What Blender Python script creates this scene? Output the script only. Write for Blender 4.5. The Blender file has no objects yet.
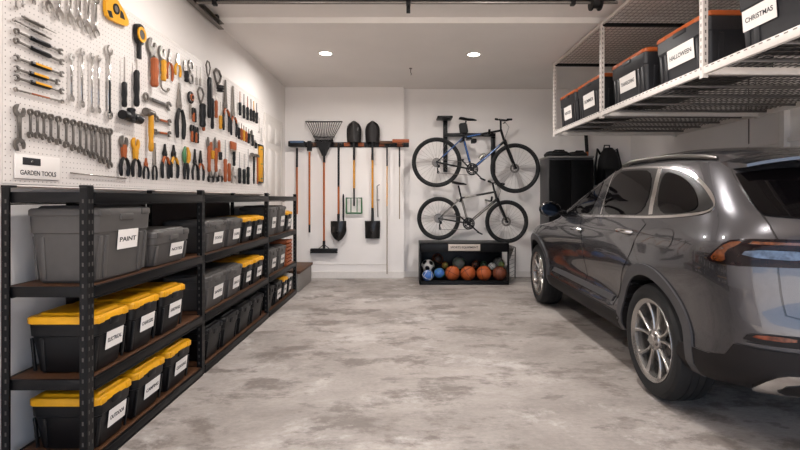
import bpy, bmesh, math, random
from math import sin, cos, pi, radians as R, atan2, hypot
from mathutils import Vector, Matrix, Euler
from mathutils.geometry import delaunay_2d_cdt
random.seed(7)
SC = bpy.context.scene
COL = SC.collection

# ------------------------------------------------------------------ camera, sky, exposure
F, VX, VY, H = 481.0, 405.0, 199.0, 1.3          # focal length (px), vanishing point, eye height
cam = bpy.data.objects.new('camera', bpy.data.cameras.new('camera'))
COL.objects.link(cam)
cam.location = (0, 0, H); cam.rotation_euler = (pi/2, 0, 0)
cam.data.sensor_width = 36; cam.data.lens = 36*F/800
cam.data.shift_x = (400-VX)/800; cam.data.shift_y = (VY-225)/800
cam.data.clip_start = 0.05
SC.camera = cam
SC.view_settings.view_transform = 'Standard'; SC.view_settings.look = 'None'
SC.view_settings.gamma = 1; SC.view_settings.use_curve_mapping = False
SC.view_settings.exposure = 0.28
w = bpy.data.worlds.new('sky'); SC.world = w; w.use_nodes = True
bg = w.node_tree.nodes['Background']
bg.inputs[0].default_value = (0.56, 0.73, 1.0, 1); bg.inputs[1].default_value = 2.0
sun = bpy.data.objects.new('sun', bpy.data.lights.new('sun', 'SUN')); COL.objects.link(sun)
sun.data.energy = 26.0; sun.data.angle = R(1); sun.data.color = (1, .95, .88); sun.rotation_euler = (R(33), 0, R(8))   # high behind the camera, on the driveway
LAMP_W = 34.0
LAMP_COL = (1.0, 0.95, 0.915)

# ------------------------------------------------------------------ materials
def lin(h):
    h = h.lstrip('#'); c = [int(h[i:i+2], 16)/255 for i in (0, 2, 4)]
    return tuple(x/12.92 if x <= .04045 else ((x+.055)/1.055)**2.4 for x in c) + (1,)
MATS = {}
def mat(name, hexc, rough=.5, metal=0, var=.08, scale=25, bump=0, coat=0, stretch=None, ior=1.45, spec=.5):
    if name in MATS: return MATS[name]
    m = bpy.data.materials.new(name); m.use_nodes = True
    nt = m.node_tree; b = nt.nodes['Principled BSDF']
    b.inputs['Roughness'].default_value = rough; b.inputs['Metallic'].default_value = metal
    b.inputs['IOR'].default_value = ior; b.inputs['Specular IOR Level'].default_value = spec
    if coat: b.inputs['Coat Weight'].default_value = coat; b.inputs['Coat Roughness'].default_value = .04
    c = lin(hexc)
    tc = nt.nodes.new('ShaderNodeTexCoord'); no = nt.nodes.new('ShaderNodeTexNoise')
    no.inputs['Scale'].default_value = scale; no.inputs['Detail'].default_value = 3
    if stretch:
        mp = nt.nodes.new('ShaderNodeMapping'); mp.inputs['Scale'].default_value = stretch
        nt.links.new(tc.outputs['Object'], mp.inputs[0]); nt.links.new(mp.outputs[0], no.inputs['Vector'])
    else: nt.links.new(tc.outputs['Object'], no.inputs['Vector'])
    r = nt.nodes.new('ShaderNodeValToRGB')
    r.color_ramp.elements[0].position = .3; r.color_ramp.elements[1].position = .7
    r.color_ramp.elements[0].color = tuple(x*(1-var) for x in c[:3])+(1,)
    r.color_ramp.elements[1].color = tuple(min(1, x*(1+var)) for x in c[:3])+(1,)
    nt.links.new(no.outputs[0], r.inputs[0]); nt.links.new(r.outputs[0], b.inputs['Base Color'])
    if bump:
        bp = nt.nodes.new('ShaderNodeBump'); bp.inputs['Strength'].default_value = bump
        bp.inputs['Distance'].default_value = .002
        nt.links.new(no.outputs[0], bp.inputs['Height']); nt.links.new(bp.outputs[0], b.inputs['Normal'])
    MATS[name] = m
    return m
def emis(name, col, s):
    m = bpy.data.materials.new(name); m.use_nodes = True
    b = m.node_tree.nodes['Principled BSDF']
    b.inputs['Emission Color'].default_value = col; b.inputs['Emission Strength'].default_value = s
    MATS[name] = m; return m
def N(nt, t, **kw):
    n = nt.nodes.new(t)
    for k, v in kw.items(): setattr(n, k, v)
    return n
def math_node(nt, op, a, b=None):
    n = N(nt, 'ShaderNodeMath', operation=op)
    for i, v in enumerate((a, b)):
        if v is None: continue
        if isinstance(v, (int, float)): n.inputs[i].default_value = v
        else: nt.links.new(v, n.inputs[i])
    return n.outputs[0]
def dotted(name, hexc, hexd, px, py, rad, axes=(1, 2), rough=.5, fade=.0):
    """a sheet with a regular grid of small round holes (object space)"""
    m = mat(name, hexc, rough, var=.02, scale=3); nt = m.node_tree; b = nt.nodes['Principled BSDF']
    base = b.inputs['Base Color'].links[0].from_socket
    tc = N(nt, 'ShaderNodeTexCoord'); sp = N(nt, 'ShaderNodeSeparateXYZ'); nt.links.new(tc.outputs['Object'], sp.inputs[0])
    q = []
    for ax, p in zip(axes, (px, py)):
        f = math_node(nt, 'FRACT', math_node(nt, 'ADD', math_node(nt, 'DIVIDE', sp.outputs[ax], p), 100.0))
        d = math_node(nt, 'MULTIPLY', math_node(nt, 'SUBTRACT', f, .5), p)
        q.append(math_node(nt, 'MULTIPLY', d, d))
    s = math_node(nt, 'LESS_THAN', math_node(nt, 'SQRT', math_node(nt, 'ADD', q[0], q[1])), rad)
    mx = N(nt, 'ShaderNodeMix', data_type='RGBA'); nt.links.new(s, mx.inputs[0]); nt.links.new(base, mx.inputs[6])
    mx.inputs[7].default_value = lin(hexd); nt.links.new(mx.outputs[2], b.inputs['Base Color'])
    return m
def concrete():
    m = bpy.data.materials.new('stained_concrete'); m.use_nodes = True; nt = m.node_tree; b = nt.nodes['Principled BSDF']
    tc = N(nt, 'ShaderNodeTexCoord')
    def noise(sc, det, rgh=.6, dist=0, st=None):
        n = N(nt, 'ShaderNodeTexNoise'); n.inputs['Scale'].default_value = sc; n.inputs['Detail'].default_value = det
        n.inputs['Roughness'].default_value = rgh; n.inputs['Distortion'].default_value = dist
        v = tc.outputs['Object']
        if st:
            mp = N(nt, 'ShaderNodeMapping'); mp.inputs['Scale'].default_value = st; nt.links.new(v, mp.inputs[0]); v = mp.outputs[0]
        nt.links.new(v, n.inputs['Vector']); return n.outputs[0]
    def ramp(src, p0, p1, c0, c1):
        r = N(nt, 'ShaderNodeValToRGB'); e = r.color_ramp.elements
        e[0].position, e[1].position = p0, p1; e[0].color, e[1].color = c0, c1
        nt.links.new(src, r.inputs[0]); return r.outputs[0]
    def mix(f, a, bb, mode='MIX'):
        n = N(nt, 'ShaderNodeMix', data_type='RGBA', blend_type=mode)
        if isinstance(f, float): n.inputs[0].default_value = f
        else: nt.links.new(f, n.inputs[0])
        nt.links.new(a, n.inputs[6])
        if isinstance(bb, tuple): n.inputs[7].default_value = bb
        else: nt.links.new(bb, n.inputs[7])
        return n.outputs[2]
    big = ramp(noise(.8, 10, .68, .15, (.7, 1, 1)), .38, .62, lin('#857d77'), lin('#aaa29c'))
    k = (0, 0, 0, 1); wh = (1, 1, 1, 1)
    blot = ramp(noise(2.2, 12, .74, .15, (.7, 1.1, 1)), .51, .59, k, (.85, .85, .85, 1))
    c = mix(blot, big, lin('#6d645e'))
    pale = ramp(noise(1.5, 12, .74, .2, (.8, 1, 1)), .54, .62, k, (.75, .75, .75, 1))
    c = mix(pale, c, lin('#b7b1ac'))
    spots = ramp(noise(4.5, 8, .62, .2, (.55, 1, 1)), .615, .65, k, (.6, .6, .6, 1))
    c = mix(spots, c, lin('#6a625d'))
    fine = ramp(noise(38, 6, .8, 0, (.6, 1, 1)), .3, .7, (.80, .80, .80, 1), (1.14, 1.14, 1.14, 1))
    c = mix(1.0, c, fine, 'MULTIPLY')
    nt.links.new(c, b.inputs['Base Color'])
    rr = ramp(noise(3, 5), .3, .7, (.38, .38, .38, 1), (.62, .62, .62, 1)); nt.links.new(rr, b.inputs['Roughness'])
    bp = N(nt, 'ShaderNodeBump'); bp.inputs['Strength'].default_value = .12; bp.inputs['Distance'].default_value = .004
    nt.links.new(noise(45, 6), bp.inputs['Height']); nt.links.new(bp.outputs[0], b.inputs['Normal'])
    return m

M_WALL = mat('painted_wall', '#e4dfdb', .75, var=.02, scale=2.2)
M_CEIL = mat('ceiling_paint', '#e4dfdb', .8, var=.02, scale=2)
M_TRIM = mat('white_trim_paint', '#d6d0ca', .45, var=.03)
M_FLOOR = concrete()
M_BLACK = mat('black_plastic', '#0f0f11', .42, var=.15, spec=.35)
M_SATIN = mat('black_powder_coat', '#0a0a0c', .42, var=.15, spec=.3)
M_GREY = mat('grey_plastic', '#4b4846', .5, var=.05)
M_YEL = mat('yellow_plastic', '#d89a10', .42, var=.06)
M_ORG = mat('orange_plastic', '#94481a', .45, var=.1)
M_TYEL = mat('tool_yellow', '#c48a14', .45, var=.1)
M_ORLID = mat('burnt_orange_plastic', '#a9521f', .45, var=.06)
M_STEEL = mat('brushed_steel', '#a8a29c', .3, metal=1, var=.1, scale=60)
M_CHROME = mat('chrome', '#d8d6d4', .12, metal=1, var=.03)
M_DSTEEL = mat('dark_steel', '#77726d', .36, metal=.8, var=.15, scale=60)
M_RUB = mat('black_rubber', '#101011', .75, var=.2)
M_PAPER = mat('label_paper', '#e2ddd8', .6, var=.01)
M_INK = mat('black_ink', '#1c1c20', .6, var=.02)
M_BOARD = mat('particle_board', '#4f311b', .6, var=.2, scale=90)
M_WOOD = mat('handle_wood', '#a85a26', .45, var=.2, scale=14, stretch=(1, 1, .1))
M_YHAND = mat('yellow_fibreglass', '#c98a17', .4, var=.15)
M_RACK = mat('white_enamel_steel', '#d2cbc5', .4, var=.04)
M_WIRE = mat('zinc_wire', '#6e6a68', .4, metal=.7, var=.1)
M_GREEN = mat('green_enamel', '#3f7048', .4, var=.1)
M_BLUE = mat('blue_enamel', '#335992', .3, var=.1)
M_SILV = mat('silver_enamel', '#b5b0ab', .3, metal=.3, var=.05)

# ------------------------------------------------------------------ mesh helpers
class MB:
    def __init__(s): s.bm = bmesh.new()
    def _new(s, before, mi, M=None):
        vs = [v for v in s.bm.verts if v not in before]
        return vs
    def poly(s, verts, faces, mi=0, M=None):
        vs = [s.bm.verts.new(M @ Vector(v) if M else v) for v in verts]
        for f in faces:
            try:
                fc = s.bm.faces.new([vs[i] for i in f]); fc.material_index = mi
            except ValueError: pass
        return s
    def box(s, c, d, rot=None, bev=0, mi=0, M=None):
        T = Matrix.Translation(c) @ (rot.to_matrix().to_4x4() if rot else Matrix()) @ Matrix.Diagonal((d[0], d[1], d[2], 1))
        if M: T = M @ T
        r = bmesh.ops.create_cube(s.bm, size=1, matrix=T)
        fs = {f for v in r['verts'] for f in v.link_faces}
        for f in fs: f.material_index = mi
        if bev:
            es = list({e for v in r['verts'] for e in v.link_edges})
            g = bmesh.ops.bevel(s.bm, geom=es, offset=bev, segments=2, profile=.5, affect='EDGES')
            for f in g['faces']: f.material_index = mi
        return s
    def cyl(s, p0, p1, r0, r1=None, n=12, mi=0, cap=True):
        p0, p1 = Vector(p0), Vector(p1); r1 = r0 if r1 is None else r1
        return s.tube([p0, p1], [r0, r1], n, mi=mi, cap=cap)
    def tube(s, pts, r, n=8, closed=False, mi=0, cap=True, flat=1.0):
        pts = [Vector(p) for p in pts]; m = len(pts)
        rs = r if isinstance(r, (list, tuple)) else [r]*m
        t0 = (pts[1]-pts[0]).normalized()
        up = Vector((0, 0, 1)) if abs(t0.z) < .9 else Vector((0, 1, 0))
        a = t0.cross(up).normalized(); rings = []
        for i, p in enumerate(pts):
            if closed: t = pts[(i+1) % m]-pts[i-1]
            else: t = pts[min(i+1, m-1)]-pts[max(i-1, 0)]
            t.normalize(); a = (a-t*a.dot(t)).normalized(); b = t.cross(a)
            rings.append([s.bm.verts.new(p+(a*cos(2*pi*k/n)+b*sin(2*pi*k/n)*flat)*rs[i]) for k in range(n)])
        for i in range(m if closed else m-1):
            A, B = rings[i], rings[(i+1) % m]
            for k in range(n):
                f = s.bm.faces.new((A[k], A[(k+1) % n], B[(k+1) % n], B[k])); f.material_index = mi
        if cap and not closed:
            for rg in (rings[0][::-1], rings[-1]):
                f = s.bm.faces.new(rg); f.material_index = mi
        return s
    def lathe(s, prof, n=24, M=None, mi=0):
        """profile of (radius, height) turned about local z"""
        rings = []
        for r, z in prof:
            rings.append([s.bm.verts.new((M or Matrix()) @ Vector((r*cos(2*pi*k/n), r*sin(2*pi*k/n), z))) for k in range(n)] if r > 1e-5
                         else [s.bm.verts.new((M or Matrix()) @ Vector((0, 0, z)))])
        for A, B in zip(rings, rings[1:]):
            for k in range(n):
                q = [A[k % len(A)], A[(k+1) % len(A)], B[(k+1) % len(B)], B[k % len(B)]]
                q = list(dict.fromkeys(q))
                if len(q) > 2:
                    f = s.bm.faces.new(q); f.material_index = mi
        return s
    def prism(s, poly, y0, y1, M=None, mi=0):
        """polygon in local x,z, extruded from y0 to y1"""
        n = len(poly); M = M or Matrix()
        A = [s.bm.verts.new(M @ Vector((p[0], y0, p[1]))) for p in poly]
        B = [s.bm.verts.new(M @ Vector((p[0], y1, p[1]))) for p in poly]
        fs = [s.bm.faces.new(A), s.bm.faces.new(B[::-1])]
        for i in range(n): fs.append(s.bm.faces.new((A[i], B[i], B[(i+1) % n], A[(i+1) % n])))
        for f in fs: f.material_index = mi
        return s
    def ball(s, c, r, sc=(1, 1, 1), u=20, v=12, mi=0):
        g = bmesh.ops.create_uvsphere(s.bm, u_segments=u, v_segments=v, radius=r, matrix=Matrix.Translation(c) @ Matrix.Diagonal((*sc, 1)))
        for f in {f for x in g['verts'] for f in x.link_faces}: f.material_index = mi
        return s
    def ring(s, c, R0, r, n=24, k=8, axis='y', mi=0):
        pts = []
        for i in range(n):
            a = 2*pi*i/n; u, v = R0*cos(a), R0*sin(a)
            pts.append(Vector(c)+Vector({'y': (u, 0, v), 'x': (0, u, v), 'z': (u, v, 0)}[axis]))
        return s.tube(pts, r, k, closed=True, mi=mi)
    def build(s, name, mats, parent=None, loc=None, angle=35, smooth=True):
        bmesh.ops.recalc_face_normals(s.bm, faces=s.bm.faces)
        me = bpy.data.meshes.new(name); s.bm.to_mesh(me); s.bm.free()
        for m in (mats if isinstance(mats, (list, tuple)) else [mats]): me.materials.append(m)
        if smooth:
            me.shade_smooth(); me.set_sharp_from_angle(angle=R(angle))
        o = bpy.data.objects.new(name, me); COL.objects.link(o)
        if parent: o.parent = parent
        if loc is not None: o.location = loc
        return o
def tag(o, label, cat, group=None):
    o['label'] = label; o['category'] = cat
    if group: o['group'] = group
    return o
def thing(name, label, cat, loc=(0, 0, 0), rot=(0, 0, 0), group=None):
    o = bpy.data.objects.new(name, None); COL.objects.link(o)
    o.empty_display_size = .1; o.location = loc; o.rotation_euler = rot
    return tag(o, label, cat, group)
def struct(o): o['kind'] = 'structure'; return o
def sbox(name, lo, hi, m, parent=None, bev=0):
    lo, hi = Vector(lo), Vector(hi)
    o = MB().box((0, 0, 0), hi-lo, bev=bev).build(name, m, parent, (lo+hi)/2)
    return o if parent else struct(o)
def dup(root, label, loc=None, rot=None, scale=None, group=None):
    r = root.copy(); COL.objects.link(r); r['label'] = label
    if loc is not None: r.location = loc
    if rot is not None: r.rotation_euler = rot
    if scale: r.scale = scale
    if group: r['group'] = group
    for ch in list(root.children):
        c = ch.copy(); COL.objects.link(c); c.parent = r
        for g in list(ch.children):
            d = g.copy(); COL.objects.link(d); d.parent = c
    return r
def text(body, wmax, hmax, m, parent, M, name='lettering'):
    cu = bpy.data.curves.new('t', 'FONT'); cu.body = body; cu.size = 1; cu.extrude = .004; cu.offset = .018
    ob = bpy.data.objects.new('t', cu); COL.objects.link(ob)
    bpy.context.view_layer.update()
    me = bpy.data.meshes.new_from_object(ob.evaluated_get(bpy.context.evaluated_depsgraph_get()))
    bpy.data.objects.remove(ob)
    xs = [v.co.x for v in me.vertices]; ys = [v.co.y for v in me.vertices]
    cx, cy = (min(xs)+max(xs))/2, (min(ys)+max(ys))/2
    sx = wmax/(max(xs)-min(xs)); sy = hmax/(max(ys)-min(ys))
    for v in me.vertices:
        v.co = M @ Vector(((v.co.x-cx)*sx, -v.co.z*.1, (v.co.y-cy)*sy))
    me.materials.clear(); me.materials.append(m)
    o = bpy.data.objects.new(name, me); COL.objects.link(o); o.parent = parent
    return o
def chaikin(p, it=2, closed=True):
    for _ in range(it):
        q = []
        n = len(p)
        for i in range(n if closed else n-1):
            a, b = Vector(p[i]), Vector(p[(i+1) % n]); q += [a*.75+b*.25, a*.25+b*.75]
        p = q
    return [tuple(v) for v in p]
def interp(tab, z):
    """monotone-ish smooth interpolation of a table of (z, v)"""
    if z <= tab[0][0]: return tab[0][1]
    if z >= tab[-1][0]: return tab[-1][1]
    for i in range(len(tab)-1):
        if tab[i][0] <= z <= tab[i+1][0]:
            (z0, v0), (z1, v1) = tab[i], tab[i+1]; h = z1-z0; t = (z-z0)/h
            def sl(j):
                if j <= 0 or j >= len(tab)-1:
                    a, b = (0, 1) if j <= 0 else (len(tab)-2, len(tab)-1)
                    return (tab[b][1]-tab[a][1])/(tab[b][0]-tab[a][0])
                d0 = (tab[j][1]-tab[j-1][1])/(tab[j][0]-tab[j-1][0]); d1 = (tab[j+1][1]-tab[j][1])/(tab[j+1][0]-tab[j][0])
                return 0 if d0*d1 <= 0 else 2*d0*d1/(d0+d1)
            m0, m1 = sl(i), sl(i+1)
            return (2*t**3-3*t*t+1)*v0+(t**3-2*t*t+t)*h*m0+(-2*t**3+3*t*t)*v1+(t**3-t*t)*h*m1
ORD = 'first second third fourth fifth sixth seventh eighth ninth tenth eleventh twelfth thirteenth fourteenth fifteenth'.split()

# ------------------------------------------------------------------ the room
XL, XR, YB, YC, ZC, ZU = -1.97, 3.78, 8.05, 7.9, 3.14, 3.2
YF = -0.9
struct(MB().poly([(XL-.2, YF-.2, 0), (XR+.2, YF-.2, 0), (XR+.2, YB+.2, 0), (XL-.2, YB+.2, 0), (XL-.2, YF-.2, -.1), (XR+.2, YF-.2, -.1), (XR+.2, YB+.2, -.1), (XL-.2, YB+.2, -.1)],
    [(0, 1, 2, 3), (7, 6, 5, 4), (0, 4, 5, 1), (1, 5, 6, 2), (2, 6, 7, 3), (3, 7, 4, 0)]).build('floor', M_FLOOR))
sbox('driveway', (-9, -22, -.12), (12, YF-.2, -.02), M_FLOOR)
sbox('wall_left', (XL-.15, YF-.15, 0), (XL, YB+.15, ZU+.1), M_WALL)
sbox('wall_right', (XR, YF-.15, 0), (XR+.15, YB+.15, ZU+.1), M_WALL)
sbox('wall_back', (XL, YB, 0), (XR, YB+.15, ZU+.1), M_WALL)
sbox('trim_1', (XL, YC, 0), (-.016, YB, ZC), M_WALL)                       # the part of the back wall that stands proud
sbox('ceiling', (XL, 5.03, ZC), (XR, YB, ZU+.1), M_CEIL)
sbox('ceiling.001', (XL, YF, ZU), (XR, 5.03, ZU+.1), M_CEIL)
sbox('wall_front', (XL, YF-.15, 2.45), (XR, YF, ZU+.1), M_WALL)
sbox('wall_front.001', (XL, YF-.15, 0), (XL+.2, YF, 2.45), M_WALL)
sbox('wall_front.002', (XR-.2, YF-.15, 0), (XR, YF, 2.45), M_WALL)
sbox('baseboard_back', (XL, YC-.014, 0), (-.016, YC, .11), M_TRIM)
sbox('baseboard_right', (-.016, YB-.014, 0), (XR, YB, .09), M_TRIM)
# flat panel mouldings on the back wall bay and seams
sbox('trim_2', (-.30, YC-.006, .11), (-.285, YC, 2.1), M_TRIM)
sbox('trim_3', (XL+.2, YC-.006, .22), (-.30, YC, .235), M_TRIM)
# right wall: ledge moulding, seam and upright
sbox('trim_4', (XR-.03, 4.4, 1.86), (XR, YB, 1.90), M_WALL)
sbox('trim_5', (XR-.004, 5.28, 1.90), (XR, 5.295, ZC), M_DSTEEL)
sbox('trim_6', (XR-.06, 4.72, 1.2), (XR, 4.80, 2.6), M_TRIM)
# side door on the left wall, above a step
d = sbox('door_1', (XL-.005, 6.78, .31), (XL+.025, 7.56, 2.44), M_TRIM)
for k, (y0, y1, z0, z1) in enumerate([(6.86, 7.13, .5, 1.2), (7.21, 7.48, .5, 1.2), (6.86, 7.13, 1.32, 2.02), (7.21, 7.48, 1.32, 2.02), (6.86, 7.13, 2.12, 2.36), (7.21, 7.48, 2.12, 2.36)]):
    p = MB().box((XL+.027, (y0+y1)/2, (z0+z1)/2), (.012, y1-y0, z1-z0), bev=.005).box((XL+.03, (y0+y1)/2, (z0+z1)/2), (.016, y1-y0-.07, z1-z0-.07), bev=.006).build('door_panel', M_TRIM)
    p.location = -d.location; p.parent = d
k = MB().cyl((XL+.02, 7.5, 1.28), (XL+.05, 7.5, 1.28), .012).ball((XL+.075, 7.5, 1.28), .03).build('door_knob', M_STEEL); k.location = -d.location; k.parent = d
f = MB().box((XL+.015, 6.735, 1.41), (.03, .07, 2.2)).box((XL+.015, 7.605, 1.41), (.03, .07, 2.2)).box((XL+.014, 7.17, 2.474), (.026, .80, .066)).build('door_frame', M_TRIM); f.location = -d.location; f.parent = d

# step below the door
st = thing('door_step', 'low grey step with wooden tread below the white side door', 'step', (-1.72, 7.15, 0))
MB().box((0, 0, .13), (.48, .92, .26), bev=.006).build('riser', mat('grey_paint', '#86807b', .6), st)
MB().box((.01, 0, .28), (.5, .95, .04), bev=.006).build('tread', M_BOARD, st)

# recessed lamps
def lamp(x, y, z, label, group, k=1.0):
    t = thing('ceiling_light', label, 'light', (x, y, z), group=group)
    MB().lathe([(.075, -.002), (.098, -.001), (.1, -.008), (.092, -.014), (.075, -.010), (.075, -.002)], 32).build('trim_ring', M_TRIM, t)
    MB().lathe([(0, -.006), (.074, -.006), (.074, -.003), (0, -.003)], 32).build('diffuser', MATS.get('lamp_glow') or emis('lamp_glow', (1, .95, .88, 1), 14), t)
    l = bpy.data.objects.new('lamp_light', bpy.data.lights.new('lamp_light', 'AREA')); COL.objects.link(l)
    l.data.shape = 'DISK'; l.data.size = .15; l.data.energy = LAMP_W*k; l.data.color = LAMP_COL; l.data.spread = R(170)
    l.parent = t; l.location = (0, 0, -.018)
    return t
lamp(-1.0, 6.06, ZC, 'round recessed ceiling light above the garden tools, the left one', 'recessed ceiling lights', .95)
lamp(.87, 6.1, ZC, 'round recessed ceiling light above the bicycles, the right one', 'recessed ceiling lights', .95)
for i, (x, y) in enumerate([(-1.0, 3.5), (.87, 3.5), (-1.0, 1.2), (.87, 1.2)]):
    lamp(x, y, ZU, 'recessed ceiling light nearer the garage entrance, ' + ('left front', 'right front', 'left by entrance', 'right by entrance')[i], 'recessed ceiling lights', (.6, 1.1, .3, .85)[i])
t = thing('ceiling_hook', 'small dark hook in the ceiling between the two lights', 'hook', (.08, 6.76, ZC))
MB().lathe([(0, 0), (.02, 0), (.02, -.012), (0, -.012)], 16).build('plate', M_DSTEEL, t)
MB().tube([(0, 0, -.01), (0, 0, -.06), (.012, 0, -.085), (0, 0, -.1)], .006, 6).build('hook', M_DSTEEL, t)

# garage door rail across the top and the track along the left wall
t = thing('garage_door_shaft', 'dark steel garage door shaft running across under the ceiling', 'rail', (0, 4.3, 3.055))
MB().cyl((-1.86, 0, 0), (1.9, 0, 0), .013, n=14).build('shaft', M_DSTEEL, t)
MB().box((.02, .03, .042), (3.75, .03, .018)).build('header_angle', M_SATIN, t)
for x in (-1.7, .03, 1.5):
    MB().box((x, 0, .03), (.04, .05, .11), bev=.004).build('bracket', M_SATIN, t)
MB().box((.03, .02, -.055), (.035, .03, .06), bev=.004).build('centre_plate', M_BLACK, t)
MB().lathe([(0, 0), (.07, 0), (.07, .015), (.05, .02), (.05, .07), (.07, .075), (.07, .09), (0, .09)], 20, Matrix.Translation((1.66, 0, 0)) @ Matrix.Rotation(pi/2, 4, 'Y')).build('cable_drum', M_SATIN, t)
t = thing('garage_door_track', 'dark steel door track along the top of the left wall', 'track', (XL+.03, 4.6, 3.1))
MB().box((0, -.6, 0), (.012, 2.05, .06)).box((.025, -.6, -.028), (.05, 2.05, .006)).box((.025, -.6, .028), (.05, 2.05, .006)).build('track', M_DSTEEL, t)
for y in (-1.2, -.2, .36): MB().box((0, y, .045), (.03, .05, .1)).build('hanger', M_SATIN, t)
# ------------------------------------------------------------------ shelving along the left wall
XS0, XS1 = -1.90, -1.50
POSTY = [2.29, 3.57, 5.27, 6.62]
LEV = [.06, .444, .885, 1.335]
M_POST = dotted('punched_black_post', '#141416', '#5b5958', 1.0, .05, .005, (0, 2), .38)
rk = thing('shelving_rack', 'long black boltless steel shelving under the pegboard', 'shelving', (XS1, POSTY[0], 0))
def L3(x, y, z): return (x-XS1, y-POSTY[0], z)
for y in POSTY:
    for x, sx in ((XS1, -1), (XS0, 1)):
        p_ = MB().box((0, 0, .678), (.008, .046, 1.356)).box((sx*.017, -.021, .678), (.034, .006, 1.356))
        q = p_
        for i in range(26):
            z = .04+i*.05
            q.box((.004 if sx < 0 else -.004, -.012, z), (.002, .007, .018), mi=1).box((.004 if sx < 0 else -.004, .012, z), (.002, .007, .018), mi=1)
            q.box((sx*.018, -.0235, z), (.008, .002, .018), mi=1)
        p = q.build('post', [M_SATIN, mat('slot_grey', '#4a4744', .6)], rk, L3(x, y, 0))
        MB().box((sx*.016, -.002, 1.36), (.040, .050, .012), bev=.003).build('cap', M_BLACK, p)
for lv in LEV:
    for a, b in zip(POSTY, POSTY[1:]):
        for x in (XS1, XS0):
            MB().box((0, 0, 0), (.016, b-a-.05, .05), bev=.002).box((0, 0, -.03), (.024, b-a-.05, .006)).box((.006 if x == XS1 else -.006, 0, .024), (.014, b-a-.05, .006)).build('beam', M_SATIN, rk, L3(x, (a+b)/2, lv-.03))
        MB().box((0, 0, 0), (XS1-XS0-.015, b-a-.01, .012)).build('shelf_board', M_BOARD, rk, L3((XS0+XS1)/2, (a+b)/2, lv-.008))
    for y in POSTY:
        MB().box((0, 0, 0), (XS1-XS0-.05, .016, .05), bev=.002).build('end_beam', M_SATIN, rk, L3((XS0+XS1)/2, y-.005 if y < 6 else y+.005, lv-.026))

for y0, y1 in ((2.72, 3.55), (3.59, 5.25)):  # back panels added as dark sheets, standing in for shade behind the bins
    MB().box((0, 0, 0), (.006, y1-y0, 1.30), bev=.001).build('back_panel', mat('shelf_shade_brown', '#2a2120', .6, var=.1), rk, L3(XS0-.016, (y0+y1)/2, .665))

# ------------------------------------------------------------------ totes
def rr(wd, dp, r, n=4):
    out = []
    for cx, cy, a0 in ((wd/2-r, dp/2-r, 0), (-wd/2+r, dp/2-r, 90), (-wd/2+r, -dp/2+r, 180), (wd/2-r, -dp/2+r, 270)):
        for i in range(n+1):
            a = R(a0+90*i/n); out.append((cx+r*cos(a), cy+r*sin(a)))
    return out
def loft(mb, secs, mi=0, cap=True):
    rings = [[mb.bm.verts.new((x, y, z)) for x, y in rr(wd, dp, r)] for wd, dp, r, z in secs]
    n = len(rings[0])
    for A, B in zip(rings, rings[1:]):
        for k in range(n):
            f = mb.bm.faces.new((A[k], A[(k+1) % n], B[(k+1) % n], B[k])); f.material_index = mi
    if cap:
        mb.bm.faces.new(rings[0][::-1]).material_index = mi; mb.bm.faces.new(rings[-1]).material_index = mi
    return mb
TOTE_N = 0
def tote(wd, dp, h, body, lid, label, loc, rotz, words=None, lab=(.5, .42, 0, -.02), group=None, big=False, wear=None):
    """front faces local -y; origin on the floor of the tote, in the middle"""
    t = thing('storage_tote', label, 'storage bin', loc, (0, 0, rotz), group)
    hb = h-.035; tap = .055
    def fd(z): return dp-tap*(1-z/hb)          # depth at height
    def fw(z): return wd-.012-tap*(1-z/hb)
    m = MB()
    secs = [(fw(0)-.02, fd(0)-.02, .03, 0), (fw(0), fd(0), .035, .012), (fw(hb*.70), fd(hb*.70), .035, hb*.70), (fw(hb*.7)+.012, fd(hb*.7)+.012, .035, hb*.72), (fw(hb)+.004, fd(hb)+.004, .035, hb)]
    loft(m, secs)
    for sx in (-1, 1):                          # moulded ribs
        for q in ((.40,) if not big else (.40, .30)):
            m.box((sx*wd*q, -fd(hb*.36)/2-.0, hb*.36), (wd*.055, .012, hb*.62), Euler((math.atan(tap/2/hb), 0, 0), 'XYZ'), bev=.004)
            m.box((sx*wd*q, fd(hb*.36)/2+.0, hb*.36), (wd*.055, .012, hb*.62), Euler((math.atan(-tap/2/hb), 0, 0)), bev=.004)
        for q in (-.3, .3):
            m.box((sx*fw(hb*.36)/2, q*dp, hb*.36), (.012, dp*.07, hb*.62), Euler((0, math.atan(sx*tap/2/hb), 0)), bev=.004)
    m.build('body', body, t)
    m = MB()
    loft(m, [(wd-.006, dp-.006, .03, hb-.016), (wd+.004, dp+.004, .03, hb-.012), (wd+.004, dp+.004, .03, hb+.012), (wd-.01, dp-.01, .03, hb+.022), (wd-.05, dp-.05, .03, hb+.024), (wd-.07, dp-.07, .03, hb+.034), (wd-.09, dp-.09, .03, hb+.035)])
    for sx in (-1, 1):                          # corner lugs of the lid
        m.box((sx*wd*.36, -dp/2+.002, hb), (wd*.16, .018, .034), bev=.005)
        m.box((sx*wd*.36, dp/2-.002, hb), (wd*.16, .018, .034), bev=.005)
    m.build('lid', lid, t)
    for s in (-1, 1): MB().box((0, s*(dp/2-.006), hb-.025), (wd*.24, .03, .036), bev=.006).build('latch', body, t)
    if lab:
        lw, lh, ox, oz = lab
        zc = hb*(.46+oz); a = math.atan(tap/2/hb)
        M = Matrix.Translation((ox*wd, -fd(zc)/2-.0085, zc)) @ Euler((a, 0, 0)).to_matrix().to_4x4()
        l = MB().box((0, 0, 0), (lw*wd, .002, lh*h), M=M).build('label', M_PAPER, t)
        if words: text(words, lw*wd*.82, lh*h*.24, M_INK, l, M @ Matrix.Translation((0, -.0013, 0)))
    return t
XF = -1.497                                     # front face plane of the totes on the shelves
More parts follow.
